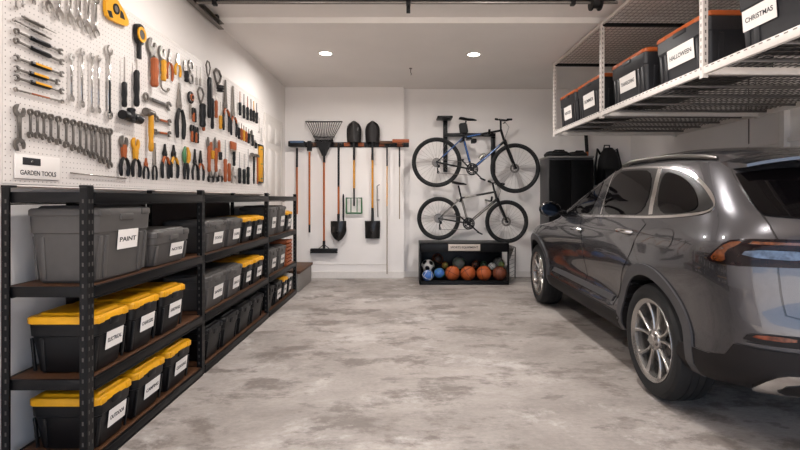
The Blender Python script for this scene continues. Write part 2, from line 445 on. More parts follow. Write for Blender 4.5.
def shelf_tote(r0, r1, lev, ztop, body, lid, label, words, dp=.34, **kw):
    """r0, r1: the two ends of the front as seen, taken to the front plane"""
    y0, y1 = -XF*F/r0, -XF*F/r1
    return tote(y1-y0-.012, dp, ztop-LEV[lev]-.002, body, lid, label, (XF-dp/2, (y0+y1)/2, LEV[lev]+.001), pi/2, words, group='storage bins on the black shelving', **kw)
G, K, Yl = M_GREY, M_BLACK, M_YEL
shelf_tote(310, 253, 2, 1.268, G, G, 'biggest grey storage bin, labelled PAINT, nearest on the upper shelf', 'PAINT', lab=(.36, .27, .04, .12), big=True)
shelf_tote(251, 214.5, 2, 1.115, G, G, 'low wide grey bin beside the big PAINT bin on the upper shelf', 'NOTES', lab=(.36, .36, .12, .0))
for i, (r0, r1, wd_) in enumerate([(310, 275, 'ELECTRICAL'), (273, 245, 'CHARGERS'), (243, 219, 'HARDWARE')]):
    shelf_tote(r0, r1, 1, .742, K, Yl, ['black bin with yellow lid labelled ELECTRICAL, nearest on the middle shelf', 'black bin with yellow lid, middle of three on the middle shelf', 'black bin with yellow lid, last of three on the middle shelf before the grey bins'][i], wd_, lab=(.5, .3, .06, .08))
for i, (r0, r1, wd_) in enumerate([(308, 272, 'OUTDOOR'), (270, 239, 'CAMPING'), (237, 213, 'CLEANING')]):
    shelf_tote(r0, r1, 0, .338, K, Yl, ['black bin with yellow lid, nearest of three on the bottom shelf', 'black bin with yellow lid, middle of three on the bottom shelf', 'black bin with yellow lid, last of the yellow lids on the bottom shelf'][i], wd_, lab=(.5, .32, .06, .05))
B2 = [(198.5, 177.5, 1.14, G, G, 'grey bin right of the second shelf post, on the upper shelf', 'TOOLS'), (176.5, 162, 1.14, G, G, 'second grey bin past the second shelf post, on the upper shelf', 'TAPES'),
      (161.5, 151.5, 1.135, K, Yl, 'narrow black bin with yellow lid beside the grey pair, upper shelf', 'ROPES'), (151, 141, 1.135, K, Yl, 'black bin with yellow lid and wide label before the third post, upper shelf', 'GLUES'),
      (135.3, 127, 1.225, G, G, 'tall grey bin just past the third post, upper shelf', 'FILTERS'), (126.5, 118.7, 1.225, G, G, 'tall grey bin second from the far end of the upper shelf', 'HOSES'), (118.5, 112.5, 1.15, K, Yl, 'black bin with yellow lid at the far end of the upper shelf', 'SALT')]
for r0, r1, zt, bo, li, lb, wd_ in B2: shelf_tote(r0, r1, 2, zt, bo, li, lb, wd_, lab=(.44, .36, .08, .02))
B1 = [(198.5, 177.5, .722, G, G, 'grey bin right of the second shelf post, on the middle shelf', 'SANDERS'), (176.5, 162, .722, G, G, 'second grey bin past the second shelf post, on the middle shelf', 'DRILLS'),
      (161.5, 151.5, .715, K, Yl, 'narrow black bin with yellow lid beside the grey pair, middle shelf', 'NAILS'), (151, 141, .715, K, Yl, 'black bin with yellow lid and wide label before the third post, middle shelf', 'SCREWS'),
      (135.3, 127, .74, G, G, 'grey bin just past the third post, middle shelf', 'CORDS'), (126.5, 118.7, .74, G, G, 'grey bin beside the orange crate, middle shelf', 'BULBS')]
for r0, r1, zt, bo, li, lb, wd_ in B1: shelf_tote(r0, r1, 1, zt, bo, li, lb, wd_, lab=(.44, .36, .08, .02))
B0 = [(198, 182, .325, 'first'), (181.5, 166, .325, 'second'), (165.5, 153, .325, 'third'), (152.5, 141, .325, 'fourth')]
for r0, r1, zt, o_ in B0: shelf_tote(r0, r1, 0, zt, K, K, 'black bin without label, %s past the second post on the bottom shelf' % o_, None, lab=None)
B00 = [(135.3, 130, .33, K, 'black bin, first past the third post on the bottom shelf', None), (129.5, 122.3, .33, K, 'black labelled bin, second past the third post on the bottom shelf', 'WIRE'), (122, 117, .33, Yl, 'black bin with yellow lid near the far end of the bottom shelf', 'OIL'), (116.5, 112.5, .33, M_SILV, 'black bin with pale lid at the far end of the bottom shelf', 'WAX')]
for r0, r1, zt, li, lb, wd_ in B00: shelf_tote(r0, r1, 0, zt, K, li, lb, wd_, lab=(.5, .4, .06, .02) if wd_ else None)
# slatted orange crate
y0, y1 = -XF*F/118.5, -XF*F/112.5
t = thing('slatted_crate', 'orange slatted crate at the far end of the middle shelf', 'crate', (XF-.17, (y0+y1)/2, LEV[1]+.001))
for k in range(7):
    z = .025+k*.047
    for sx in (-1, 1): MB().box((sx*.165, 0, z), (.012, y1-y0-.01, .034), bev=.003).build('slat', M_ORG, t)
    for sy in (-1, 1): MB().box((0, sy*((y1-y0)/2-.011), z), (.32, .012, .034), bev=.003).build('slat', M_ORG, t)
for sx in (-1, 1):
    for sy in (-1, 1): MB().box((sx*.152, sy*((y1-y0)/2-.025), .165), (.016, .016, .33)).build('corner_post', M_ORG, t)
MB().box((0, 0, .006), (.32, y1-y0-.03, .012)).build('base', M_ORG, t)

# ------------------------------------------------------------------ overhead rack with its bins
XO, ZO = 2.0, 2.155
TILT = R(-.75)
ro = thing('overhead_rack', 'white steel overhead storage rack with wire deck above the car', 'storage rack', (XO, 6.41, ZO), (0, 0, R(1.0)))
M_RPOST = dotted('punched_white_post', '#d2cbc5', '#55504c', .03, .05, .006, (0, 2), .4)
LEN, DEP = 4.75, 1.62
def beam_slotted(name, y0, y1, x, z, h=.055):
    q = MB().box((x, (y0+y1)/2, z), (.03, y1-y0, h), bev=.003); n = int((y1-y0)/.06)
    for i in range(n): q.box((x-.015, y0+.03+i*.06, z+h*.3), (.002, .028, .007), mi=1)
    q.build(name, [M_RACK, M_DSTEEL], ro)
beam_slotted('front_beam', -LEN, 0.02, 0, .025)
beam_slotted('back_beam', -LEN, 0.02, DEP, .025)
for y in (0, -1.48, -3.12, -4.7):
    MB().box((DEP/2, y, .02), (DEP, .03, .05), bev=.003).build('cross_beam', M_RACK, ro)
    MB().box((DEP/2, y, .93), (DEP, .025, .035), bev=.003).build('top_bar', M_SATIN, ro)
    for x in (0, DEP):
        q = MB().box((x, y, .475), (.034, .006, 1.0)).box((x-.016, y+.017, .475), (.006, .034, 1.0))
        for i in range(18): q.box((x, y-.003, .04+i*.05), (.009, .002, .022), mi=1).box((x-.019, y+.017, .04+i*.05), (.002, .009, .022), mi=1)
        q.build('post', [M_RACK, M_DSTEEL], ro)
MB().box((0, -LEN/2, .945), (.025, LEN, .03), bev=.003).build('top_rail', M_RACK, ro)
for nm, z, hh in (('wire_deck', .045, 0), ('upper_wire_deck', .95, 0)):
    q = MB()
    n = int(DEP/.05)
    for i in range(n+1): q.cyl((i*DEP/n, -LEN, z), (i*DEP/n, 0, z), .0035, n=5)
    n = int(LEN/.075)
    for i in range(n+1): q.cyl((0, -i*LEN/n, z+.004), (DEP, -i*LEN/n, z+.004), .0035, n=5)
    q.build(nm, M_WIRE if z < .5 else mat('bright_wire', '#a5a09b', .4, metal=.3), ro)
for i in range(13):
    MB().box((DEP/2, -.35*i-.2, .026), (DEP-.03, .022, .022), bev=.002).build('deck_support', M_WIRE, ro)
def rack_tote(a, b, zt, label, words, lab):
    xf = XO+.07+.0; ya, yb = xf*F/a, xf*F/b        # a < b: far end, near end
    dp = .52; yc = (ya+yb)/2; xs = xf+dp/2+(6.41-yc)*.0175
    tote(ya-yb-.015, dp, zt-ZO-.055, mat('charcoal_plastic', '#232326', .42, var=.1), M_ORLID, label, (xs, yc, ZO+.054), R(-90+1.0), words, lab, 'bins on the overhead rack', True)
rack_tote(154.5, 170, 2.66, 'farthest black bin with orange lid on the overhead rack', 'WINTER', (.45, .36, 0, .0))
rack_tote(171, 194, 2.66, 'second farthest black bin with orange lid, left of the second rack post', 'SUMMER', (.45, .36, 0, .05))
rack_tote(203, 236, 2.65, 'middle black bin with orange lid, right of the second rack post', 'THANKSGIVING', (.46, .34, 0, .02))
rack_tote(245, 296, 2.64, 'black bin labelled HALLOWEEN on the overhead rack', 'HALLOWEEN', (.5, .34, 0, .06))
rack_tote(321, 430, 2.64, 'black bin labelled CHRISTMAS, nearest on the overhead rack', 'CHRISTMAS', (.35, .30, -.26, .06))
# ------------------------------------------------------------------ pegboard
XP = -1.93
PB0, PB1, PZ0, PZ1 = 2.31, 6.56, 1.375, 2.60
M_PEG = dotted('pegboard_sheet', '#d6d0cb', '#857e78', .03, .03, .0034, (1, 2), .5)
pb = thing('pegboard', 'long white perforated pegboard covered with hand tools', 'pegboard', (XL, PB0, PZ0))
MB().box(((XP-XL)/2, (PB1-PB0)/2, (PZ1-PZ0)/2), (XP-XL-.004, PB1-PB0, PZ1-PZ0)).build('sheet', M_PEG, pb)
fr = MB()
for y in (-.008, PB1-PB0+.008): fr.box((.019, y, (PZ1-PZ0)/2), (.038, .016, PZ1-PZ0+.03), bev=.003)
for z in (-.012, PZ1-PZ0+.008): fr.box((.019, (PB1-PB0)/2, z), (.038, PB1-PB0+.03, .018), bev=.003)
fr.build('frame', M_TRIM, pb)
MB().box((.041, (PB1-PB0)/2, -.014), (.006, PB1-PB0, .004)).build('edge_strip', M_BOARD, pb)
MB().cyl((.052, .45, .075), (.052, 1.0, .066), .004).cyl((.035, .5, .074), (.052, .5, .074), .004).cyl((.035, .95, .066), (.052, .95, .066), .004).build('hook_rail', M_STEEL, pb)
def PW(px, py):                                  # where the line of sight meets the board
    r = VX-px; Y = -XP*F/r
    return Y, H+(VY-py)*(-XP)/r
KR = 1.0
def hang(name, label, cat, px, pt, pb_, group=None, lean=0):
    global KR
    Y, z0 = PW(px, pb_); KR = min(1, 2.1/Y); z1 = PW(px, pt)[1]
    return thing(name, label, cat, (XP+.003, Y, z0), (0, lean, pi/2), group), z1-z0
def span(name, label, cat, p0, p1, group=None):
    (Y0, z0), (Y1, z1) = PW(*p0), PW(*p1)
    return thing(name, label, cat, (XP+.003, Y0, z0), (0, atan2(Y1-Y0, z1-z0), pi/2), group), hypot(Y1-Y0, z1-z0)
def wpx(px, n): return n*(-XP)*F/(VX-px)**2      # width on the board of n pixels seen at px
def arc(cx, cz, r, a0, a1, n=10): return [(cx+r*cos(R(a0+(a1-a0)*i/n)), cz+r*sin(R(a0+(a1-a0)*i/n))) for i in range(n+1)]
def jaw_poly(cx, cz, r, ang, gap=.5):
    """open-end wrench head, opening towards ang degrees"""
    g = R(ang); w = r*gap
    pts = arc(cx, cz, r, ang+38, ang+322, 16)
    e, u = Vector((cos(g), sin(g))), Vector((-sin(g), cos(g)))
    c = Vector((cx, cz))
    inner = [c+e*r*.8-u*w, c-e*r*.15-u*w, c-e*r*.42, c-e*r*.15+u*w, c+e*r*.8+u*w]
    return pts+[tuple(p) for p in inner]
def flat_ring(mb, cx, cz, r, ri, y0, y1, n=20, mi=0):
    M = Matrix.Translation((cx, 0, cz)) @ Matrix.Rotation(pi/2, 4, 'X')      # local z -> -y
    mb.lathe([(ri, -y0), (r, -y0), (r, -y1), (ri, -y1), (ri, -y0)], n, M, mi)
def wrench(t, L, wd, top='open', bot='ring', m=None, ang=75, y=-.004):
    """double-ended wrench, flat against the board"""
    m = m or M_STEEL; mb = MB(); r = wd/2; th = min(.012, .3*wd); sw = wd*.36
    mb.box((0, y-th/2, L/2), (sw, th*.75, L-wd*1.5), bev=th*.2)
    for end, cz, sg in ((top, L-r, 1), (bot, r, -1)):
        if end == 'open': mb.prism(jaw_poly(0, cz, r, sg*ang), y, y-th)
        elif end == 'ring': flat_ring(mb, 0, cz, r*.92, r*.58, y, y-th*1.1)
        else: mb.box((0, y-th/2, cz), (wd*.8, th, wd*.9), bev=th*.3)
    return mb.build('wrench_body', m, t)
def grip(t, L0, L1, r, m, name='handle', y=None, x=0, n=10, x1=None):
    y = -r-.002 if y is None else y; x1 = x if x1 is None else x1
    k = [0, .04, .12, .3, .5, .75, .93, 1.0]; rr_ = [.55, .85, .95, .8, 1, .9, 1, .6]
    return MB().tube([(x+(x1-x)*a, y, L0+(L1-L0)*a) for a in k], [r*b for b in rr_], n).build(name, m, t)
def screwdriver(t, L, r, mh, frac=.55, up=True, shaft=None):
    """shaft at the top when up"""
    ms = shaft or M_STEEL; c = L*frac; r = r*KR
    if up:
        grip(t, 0, c, r, mh); MB().cyl((0, -r-.002, c*.97), (0, -r-.002, L), r*.3, r*.26, 8).box((0, -r-.002, L-r*.4), (r*.7, r*.22, r*.8)).build('shaft', ms, t)
    else:
        grip(t, L, L-c, r, mh); MB().cyl((0, -r-.002, L-c*.97), (0, -r-.002, 0), r*.3, r*.26, 8).box((0, -r-.002, r*.4), (r*.7, r*.22, r*.8)).build('shaft', ms, t)
def pliers(t, L, wd, mh, mj=None, fj=.36, spread=1.0, accent=None, neck=None):
    """jaws at the top, two handles below"""
    mj = mj or M_DSTEEL; zj = L*(1-fj); r = wd*.17*KR
    mb = MB(); flat_ring(mb, 0, zj, wd*.22, wd*.05, -.003, -.016, 14)
    if neck:
        zj = L*.52
        mb.prism(jaw_poly(0, L-wd*.42, wd*.42, 80, .35), -.003, -.016)
        n_ = MB().prism([(-wd*.16, L*.44), (wd*.16, L*.44), (wd*.24, L*.62), (wd*.2, L-wd*.6), (-wd*.2, L-wd*.6), (-wd*.24, L*.62)], -.002, -.018).build('neck', neck, t)
    for s in (() if neck else (-1, 1)):
        mb.prism([(s*wd*.02, zj), (s*wd*.17, zj+fj*L*.12), (s*wd*.10, zj+fj*L*.6), (s*wd*.05, L), (s*wd*.015, L)][::s], -.004, -.015)
    mb.build('jaws', mj, t)
    for s in (-1, 1):
        yy = -max(.011, r*1.12+.002)
        pts = [(s*wd*.12, yy, zj-.2*wd), (s*wd*.30*spread, yy, zj*.72), (s*wd*.42*spread, yy, zj*.45), (s*wd*.38*spread, yy, zj*.12), (s*wd*.34*spread, yy, 0)]
        h = MB().tube(pts, [r*.8, r, r*1.1, r*1.05, r*.7], 8).build('handle', mh, t)
        if accent: MB().tube([(p[0], p[1]-.0012, p[2]) for p in pts[:3]], [r*.86, r*1.02, r*.9], 8).build('grip_inlay', accent, h)
def hammer(t, L, wd, mh, mhd=None, up=True, claw=True, hh=.16):
    mhd = mhd or M_DSTEEL; s = 1 if up else -1; z0 = 0 if up else L
    def Z(z): return z if up else L-z
    r = max(.008, wd*.2*KR)
    mb = MB(); zc = L*(1-hh/2); hz = L*hh; Y_H = -max(.012, hz*.5+.003, r*1.15+.003)
    grip(t, Z(0), Z(L*.97), r*1.15, mh, y=Y_H)
    mb.cyl((-wd*.5, Y_H, Z(zc)), (-wd*.22, Y_H, Z(zc)), hz*.46, hz*.46, 14).cyl((-wd*.24, Y_H, Z(zc)), (wd*.1, Y_H, Z(zc)), hz*.34, hz*.4, 14)
    if claw: mb.prism([(wd*.05, Z(zc+hz*.35)), (wd*.3, Z(zc+hz*.3)), (wd*.5, Z(zc-hz*.35)), (wd*.42, Z(zc-hz*.3)), (wd*.25, Z(zc)), (wd*.05, Z(zc-hz*.4))][::s], Y_H-.01, Y_H+.008)
    else: mb.cyl((wd*.08, Y_H, Z(zc)), (wd*.5, Y_H, Z(zc)), hz*.5, hz*.5, 14)
    mb.build('head', mhd, t)
def adjustable(t, L, wd, mh, mj=None):
    mj = mj or M_DSTEEL; mb = MB(); zc = L-wd*.55
    mb.prism(jaw_poly(0, zc, wd*.5, 70, .35), -.004, -.02).box((0, -.012, L*.5), (wd*.36, .012, L*.62), bev=.003)
    mb.cyl((wd*.1, -.012, zc-wd*.6), (wd*.3, -.012, zc-wd*.6), wd*.14, n=12)
    mb.build('jaws', mj, t)
    grip(t, 0, L*.58, wd*.42*KR, mh)
def longbar(t, L, wd, mh, frac=.5, tip='point', ms=None, loop=False):
    """files, pry bars, long snips: handle below, blade above"""
    ms = ms or M_DSTEEL
    grip(t, 0, L*frac, wd*.5*KR, mh)
    mb = MB(); c = L*frac
    if loop:
        mb.tube([(x, -.012, z) for x, z in [(0, c), (wd*.3, c+(L-c)*.3), (wd*.5, c+(L-c)*.7), (wd*.2, L), (-wd*.2, L), (-wd*.5, c+(L-c)*.7), (-wd*.3, c+(L-c)*.3)]], wd*.16*KR, 6, closed=True)
    else:
        w0 = wd*.28
        mb.prism([(-w0, c*.95), (w0, c*.95), (w0, L*.9), (w0*.3, L), (-w0*.3, L), (-w0, L*.9)], -.006, -.014)
    mb.build('blade', ms, t)
def brush(t, L, wd, mh):
    MB().box((0, -.012, L*.64), (wd, .016, L*.1), bev=.002).build('ferrule', M_STEEL, t)
    MB().prism([(-wd*.5, L*.68), (wd*.5, L*.68), (wd*.55, L), (-wd*.55, L)], -.004, -.02).build('head', M_ORG, t)
    grip(t, 0, L*.6, wd*.3*KR, mh)

# sign and wrenches at the near end
(Y0, z1), (Y1, z0) = PW(13.7, 152), PW(58.8, 180.4)
s = thing('sign_card', 'white card reading GARDEN TOOLS on the lower left of the pegboard', 'sign', (XP, (Y0+Y1)/2, z0), (0, 0, pi/2))
sw, sh = Y1-Y0, z1-z0-.005
c = MB().box((0, -.004, sh/2), (sw, .006, sh), bev=.001).build('card', M_PAPER, s)
text('GARDEN TOOLS', sw*.80, sh*.2, M_INK, c, Matrix.Translation((-.0, -.0073, sh*.25)))
e = MB().box((-sw*.16, -.008, sh*.72), (sw*.38, .003, sh*.3), bev=.001).build('logo_block', M_INK, s)
MB().lathe([(0, 0), (.007, 0), (.006, .003), (0, .004)], 16, Matrix.Translation((-sw*.16, -.0095, sh*.72)) @ Matrix.Rotation(pi/2, 4, 'X')).build('stud', M_CHROME, e)

# large chrome wrenches along the top, only their lower ends in the photo
big = [(46, 13, 9), (56.5, 21, 9), (67.5, 25, 8.5), (77, 28.5, 8), (85.5, 34, 7.5), (93.3, 38.5, 7)]
for i, (px, pbm, n) in enumerate(big):
    r = VX-px; top = VY-1.27*r/(-XP)
    t, L = hang('combination_wrench', '%s from the left of the big chrome wrenches hanging at the top edge' % ORD[i], 'wrench', px, top, pbm, 'big chrome wrenches')
    wrench(t, L, wpx(px, n), 'ring', 'open', M_CHROME, 50)
for px, pbm, k, lb in [(13.5, 10.5, 4, 'thin chrome hook wrench at the top left corner of the pegboard'), (20.5, 7.5, 3.5, 'small chrome wrench right of the hook wrench at the top left'), (31, 5, 4.5, 'open-ended chrome wrench between the small and the big wrenches at the top')]:
    r = VX-px; top = VY-1.25*r/(-XP)
    t, L = hang('open_wrench', lb, 'wrench', px, top, pbm)
    wrench(t, L, wpx(px, k), 'ring', 'open' if k != 3.5 else 'blunt', M_CHROME, 80)
# slanted tools down the left side
SL = [((19, 16), (54, 33.5), 'awl', 'slanted pointed steel awl, uppermost of the slanted tools'), ((12, 20), (49, 39), 'rod', 'slanted thin steel pick, second of the slanted tools'),
      ((11.5, 30), (61, 52.5), 'grip', 'slanted spanner with black grip, third of the slanted tools'), ((11, 39.5), (62, 63), 'grip', 'slanted spanner with black grip and orange mark, fourth of the slanted tools'),
      ((11.5, 57), (62, 75), 'gripo', 'slanted spanner with orange and black grip and wide open jaw'), ((11.5, 68), (58, 83), 'gripo', 'slanted shorter spanner with yellow and black grip'),
      ((11.5, 77), (62, 92), 'gripo', 'slanted spanner with orange grip above the lowest slanted one'), ((11.5, 89), (62, 102), 'plain', 'lowest slanted spanner with thin orange stripe')]
for p0, p1, kd, lb in SL:
    t, L = span('spanner' if kd not in ('awl', 'rod') else 'awl', lb, 'hand tool', p0, p1, 'slanted tools on the pegboard')
    if kd == 'awl':
        MB().tube([(0, -.01, 0), (0, -.01, .03), (0, -.01, L*.6), (0, -.01, L*.62)], [.003, .010, .010, .006], 8).build('handle', M_DSTEEL, t)
        MB().cyl((0, -.01, L*.6), (0, -.01, L), .004, .002, 8).build('shaft', M_STEEL, t)
    elif kd == 'rod':
        MB().cyl((0, -.008, 0), (0, -.008, L), .0045, n=8).ball((0, -.008, 0), .009, u=10, v=8).build('shaft', M_STEEL, t)
        MB().tube([(0, -.008, L*.42), (0, -.008, L*.46), (0, -.008, L*.8), (0, -.008, L*.84)], [.005, .0075, .0075, .005], 8).build('handle', M_DSTEEL, t)
    else:
        wrench(t, L, .034 if kd != 'plain' else .026, 'open' if kd != 'plain' else 'ring', 'open' if p0[1] > 50 and kd == 'gripo' else 'ring', M_DSTEEL if kd != 'plain' else M_STEEL, 80)
        if kd != 'plain':
            h = MB().tube([(0, -.010, L*a) for a in (.30, .33, .5, .67, .70)], [.009, .013, .0125, .013, .009], 8).build('grip', M_BLACK, t)
            if kd == 'gripo': MB().box((-.003, -.0215, L*.52), (.012, .004, L*.32), bev=.001).build('inlay', M_YEL, h)
        else: MB().box((0, -.011, L*.5), (.008, .004, L*.36), bev=.001).build('stripe', M_ORG, t)
# long thin ring spanners
for i, (px, pt, pbm) in enumerate([(69, 53, 102), (79.5, 48, 108), (89.5, 53, 113), (96.3, 55, 113.5)]):
    t, L = hang('ring_spanner', '%s of four long thin chrome spanners in the middle of the near board' % ORD[i], 'wrench', px, pt, pbm, 'long thin chrome spanners')
    wrench(t, L, wpx(px, 5.2 if i < 2 else 4.2), 'open', 'ring', M_CHROME, 60)
t, L = hang('breaker_wrench', 'long wrench with chrome shank, black lower half and ring end', 'wrench', 107, 45, 120)
wrench(t, L, wpx(107, 6.5), 'open', 'ring', M_CHROME, 60); MB().tube([(0, -.010, L*a) for a in (.09, .12, .3, .5, .53)], [.008, .012, .011, .012, .008], 8).build('grip', M_BLACK, t)
# fourteen graded combination wrenches and one big open spanner
t, L = hang('open_wrench', 'big dark double open-ended wrench above the GARDEN TOOLS card', 'wrench', 16.8, 104, 151.5)
wrench(t, L, wpx(16.8, 11), 'open', 'open', M_DSTEEL, 70)
row = [(28, 108.5, 138.5), (35, 110, 139), (41.5, 112, 140.5), (48.5, 113.5, 143.5), (56, 115.5, 145.5), (64, 117.5, 148.5), (71, 119, 151.5), (78, 120.5, 153.5), (84, 122.5, 156), (89.5, 124, 158.5), (93.7, 125, 159.5), (99, 126.5, 163.5), (103.3, 127.5, 164.5), (108, 128, 169)]
for i, (px, pt, pbm) in enumerate(row):
    t, L = hang('combination_wrench', '%s from the left in the lower row of small dark combination wrenches' % ORD[i], 'wrench', px, pt, pbm, 'row of small combination wrenches')
    wrench(t, L, wpx(px, 5.6-.08*i), 'ring', 'open', M_DSTEEL, 70)

# yellow level and tape reel near the top
t = thing('spirit_gauge', 'yellow and black wedge-shaped measuring gauge at the top of the pegboard', 'measuring tool', (XP+.003, *PW(115, 28)), (0, 0, pi/2))
base = PW(115, 28)
def P2(px, py): a = PW(px, py); return (a[0]-base[0], a[1]-base[1])
pl = chaikin([P2(*q) for q in [(102.5, -5), (111, -5), (125, 19), (125, 27), (116, 24), (104, 18), (101.5, 8)]], 1)
g = MB().prism(pl, -.002, -.024).build('body', M_YEL, t)
MB().prism([P2(*q) for q in [(103, 10), (107, 11), (109, 18), (105.5, 17)]], -.02, -.026).build('black_panel', M_BLACK, g)
MB().prism([P2(*q) for q in [(116.5, 10), (119, 13), (121, 20), (116, 17.5)]], -.02, -.026).build('black_panel', M_BLACK, g)
a = P2(112, 9); mb = MB(); flat_ring(mb, a[0], a[1], .034, .022, -.02, -.029, 20); mb.build('dial_ring', M_BLACK, g)
mb = MB(); flat_ring(mb, a[0], a[1], .023, .001, -.02, -.027, 20); mb.build('dial', M_STEEL, g)
t, L = hang('tape_reel', 'black measuring reel with yellow ring and handle hanging below', 'measuring tool', 136, 24, 58)
MB().prism(chaikin([(-.045, L*.5), (-.05, L*.9), (-.02, L), (.045, L), (.06, L*.85), (.05, L*.45), (.01, L*.38)], 2), -.002, -.03).build('case', M_BLACK, t)
mb = MB(); flat_ring(mb, .012, L*.70, .054, .036, -.028, -.038, 28); mb.build('ring', M_YEL, t)
mb = MB(); flat_ring(mb, .012, L*.70, .037, .001, -.028, -.033, 28); mb.build('disc', M_GREY, t)
MB().box((.0, -.02, L*.22), (.034, .024, L*.5), bev=.006).build('handle', M_BLACK, t)
# ------------------------------------------------------------------ the middle and far part of the board
def T(kind, px, pt, pbm, n, label, mh=None, m2=None, name=None, cat=None, lean=0, **kw):
    """one tool seen at column px between rows pt and pbm, n pixels wide"""
    if m2 is not None: kw[{'pliers': 'mj', 'hammer': 'mhd', 'adjustable_wrench': 'mj'}[kind]] = m2
    nm = name or kind; ct = cat or {'adjustable_wrench': 'wrench', 'combination_wrench': 'wrench'}.get(nm, nm.replace('_', ' '))
    t, L = hang(nm, label, ct, px, pt, pbm, None, lean); wd = wpx(px, n)
    if kind == 'screwdriver': screwdriver(t, L, wd*.5, mh or M_BLACK, **kw)
    elif kind == 'pliers': pliers(t, L, wd, mh or M_BLACK, **kw)
    elif kind == 'hammer': hammer(t, L, wd, mh or M_BLACK, **kw)
    elif kind == 'adjustable_wrench': adjustable(t, L, wd, mh or M_BLACK, **kw)
    elif kind == 'combination_wrench': wrench(t, L, wd, **kw)
    elif kind == 'brush': brush(t, L, wd, mh or M_BLACK)
    else: longbar(t, L, wd, mh or M_BLACK, **kw)
    return t
O, B, Y_ = M_ORG, M_BLACK, M_TYEL
T('screwdriver', 121, 57, 107, 5, 'screwdriver with chrome shaft and black handle above the mallet', B, frac=.5)
T('hammer', 125.5, 108, 122, 18, 'black mallet with orange band hanging head down', B, up=False, claw=False, hh=.7, mhd=B, name='mallet')
T('screwdriver', 133, 60, 106.5, 5.5, 'short black ratchet driver hanging below the measuring reel', B, frac=.78, name='ratchet_driver')
T('adjustable_wrench', 149.8, 37, 87, 9, 'adjustable wrench with rust-orange handle near the top edge', O)
T('adjustable_wrench', 160, 45, 81, 6.5, 'small wrench with yellow and orange handle right of the rust-orange one', Y_, name='pipe_wrench', cat='wrench')
T('pliers', 167.8, 49, 80, 7, 'pliers with split orange handles in the top row', O)
T('pliers', 176, 53.5, 76, 6.5, 'short pliers with yellow-orange handles in the top row', Y_, M_STEEL)
T('longbar', 183.6, 60, 82, 4.5, 'stubby black chisel in the top row', B, name='chisel')
T('combination_wrench', 189.4, 59.5, 84.5, 5.5, 'dark combination wrench right of the black chisel', top='ring', bot='ring', m=M_DSTEEL)
for i, (px, a, b) in enumerate([(195, 66, 85), (198.6, 67, 86)]): T('screwdriver', px, a, b, 2.2, ('left', 'right')[i]+' one of two thin chrome picks in the top row', M_STEEL, name='pick', frac=.4)
T('longbar', 206.6, 61.5, 118, 4.2, 'long black bolt cutter with looped top', B, name='bolt_cutter', frac=.72, loop=True)
T('longbar', 210, 78, 129, 3.4, 'long black pry bar with orange tip beside the bolt cutter', B, name='pry_bar', frac=.6)
T('longbar', 216, 70, 92, 7, 'black looped shears in the top row', B, name='shears', frac=.3, loop=True)
T('screwdriver', 214, 93, 118, 3.2, 'orange handled driver below the black looped shears', O, frac=.7)
T('screwdriver', 218.3, 102, 129, 3.2, 'black and yellow driver below the black looped shears', Y_, frac=.5)
T('pliers', 224.3, 80, 131, 7.5, 'long nosed pliers with black and orange handles in the top row', B, M_DSTEEL, fj=.5, accent=O)
T('pliers', 232, 86, 136, 7, 'second long nosed pliers with black and orange handles, farther along', B, M_STEEL, fj=.55, accent=O)
for i, (px, a, b, m_) in enumerate([(238, 91.5, 115.5, O), (242, 94, 118.5, B), (245.6, 96.5, 120, O), (249, 99, 121, B), (251.8, 101, 122, Y_), (254.8, 103, 123.5, B)]):
    T('screwdriver', px, a, b, 2.8, '%s driver in the upper far row of six small drivers' % ORD[i], B, name='nut_driver', cat='screwdriver', frac=.55, shaft=m_)
for i, (px, a, b, m_) in enumerate([(237, 122.5, 139, B), (239.7, 123.5, 140, O), (242, 125.5, 141, Y_), (244.3, 127, 142, O), (246.8, 129, 143.5, B)]):
    T('screwdriver', px, a, b, 2.6, '%s stubby driver in the middle far row of five' % ORD[i], m_, name='stubby_driver', cat='screwdriver', frac=.7, shaft=M_DSTEEL)
T('longbar', 250.7, 130, 146, 2.6, 'short black punch at the far end of the middle row', B, name='punch', frac=.7)
T('longbar', 254.1, 140, 148.5, 2.6, 'tiny black punch below the short one at the far end', B, name='punch', frac=.7)
for i, (px, a, b) in enumerate([(258.6, 118, 132), (260.6, 128, 141)]):
    t, L = hang('hex_key', ('upper', 'lower')[i]+' steel tee key at the far end of the pegboard', 'hex key', px, a, b)
    MB().cyl((0, -.006, 0), (0, -.006, L), .004, n=8).cyl((-.035, -.006, 0), (.04, -.006, 0), .004, n=8).build('key', M_STEEL, t)
T('pliers', 177.8, 83, 138.5, 10.5, 'big end nippers with long black handles in the middle of the board', B, M_STEEL, fj=.40, spread=.85, accent=None)
t, L = hang('tin_snips', 'black snips with orange ring above the small orange clamps', 'snips', 188.8, 90, 119)
MB().ring((0, -.014, L*.74), .045, .011, 20, 8, 'y').build('ring_handle', B, t); MB().ring((.022, -.018, L*.76), .026, .008, 16, 8, 'y').build('orange_ring', O, t)
MB().prism([(-.012, L*.5), (.012, L*.5), (.006, 0), (-.006, 0)], -.006, -.018).build('blade', M_STEEL, t)
T('longbar', 199, 88, 127, 6, 'long black and orange pruning saw in its sheath', B, name='pruning_saw', frac=.6, loop=True)
T('screwdriver', 201.5, 104, 131, 3, 'orange and yellow driver beside the pruning saw', O, frac=.75)
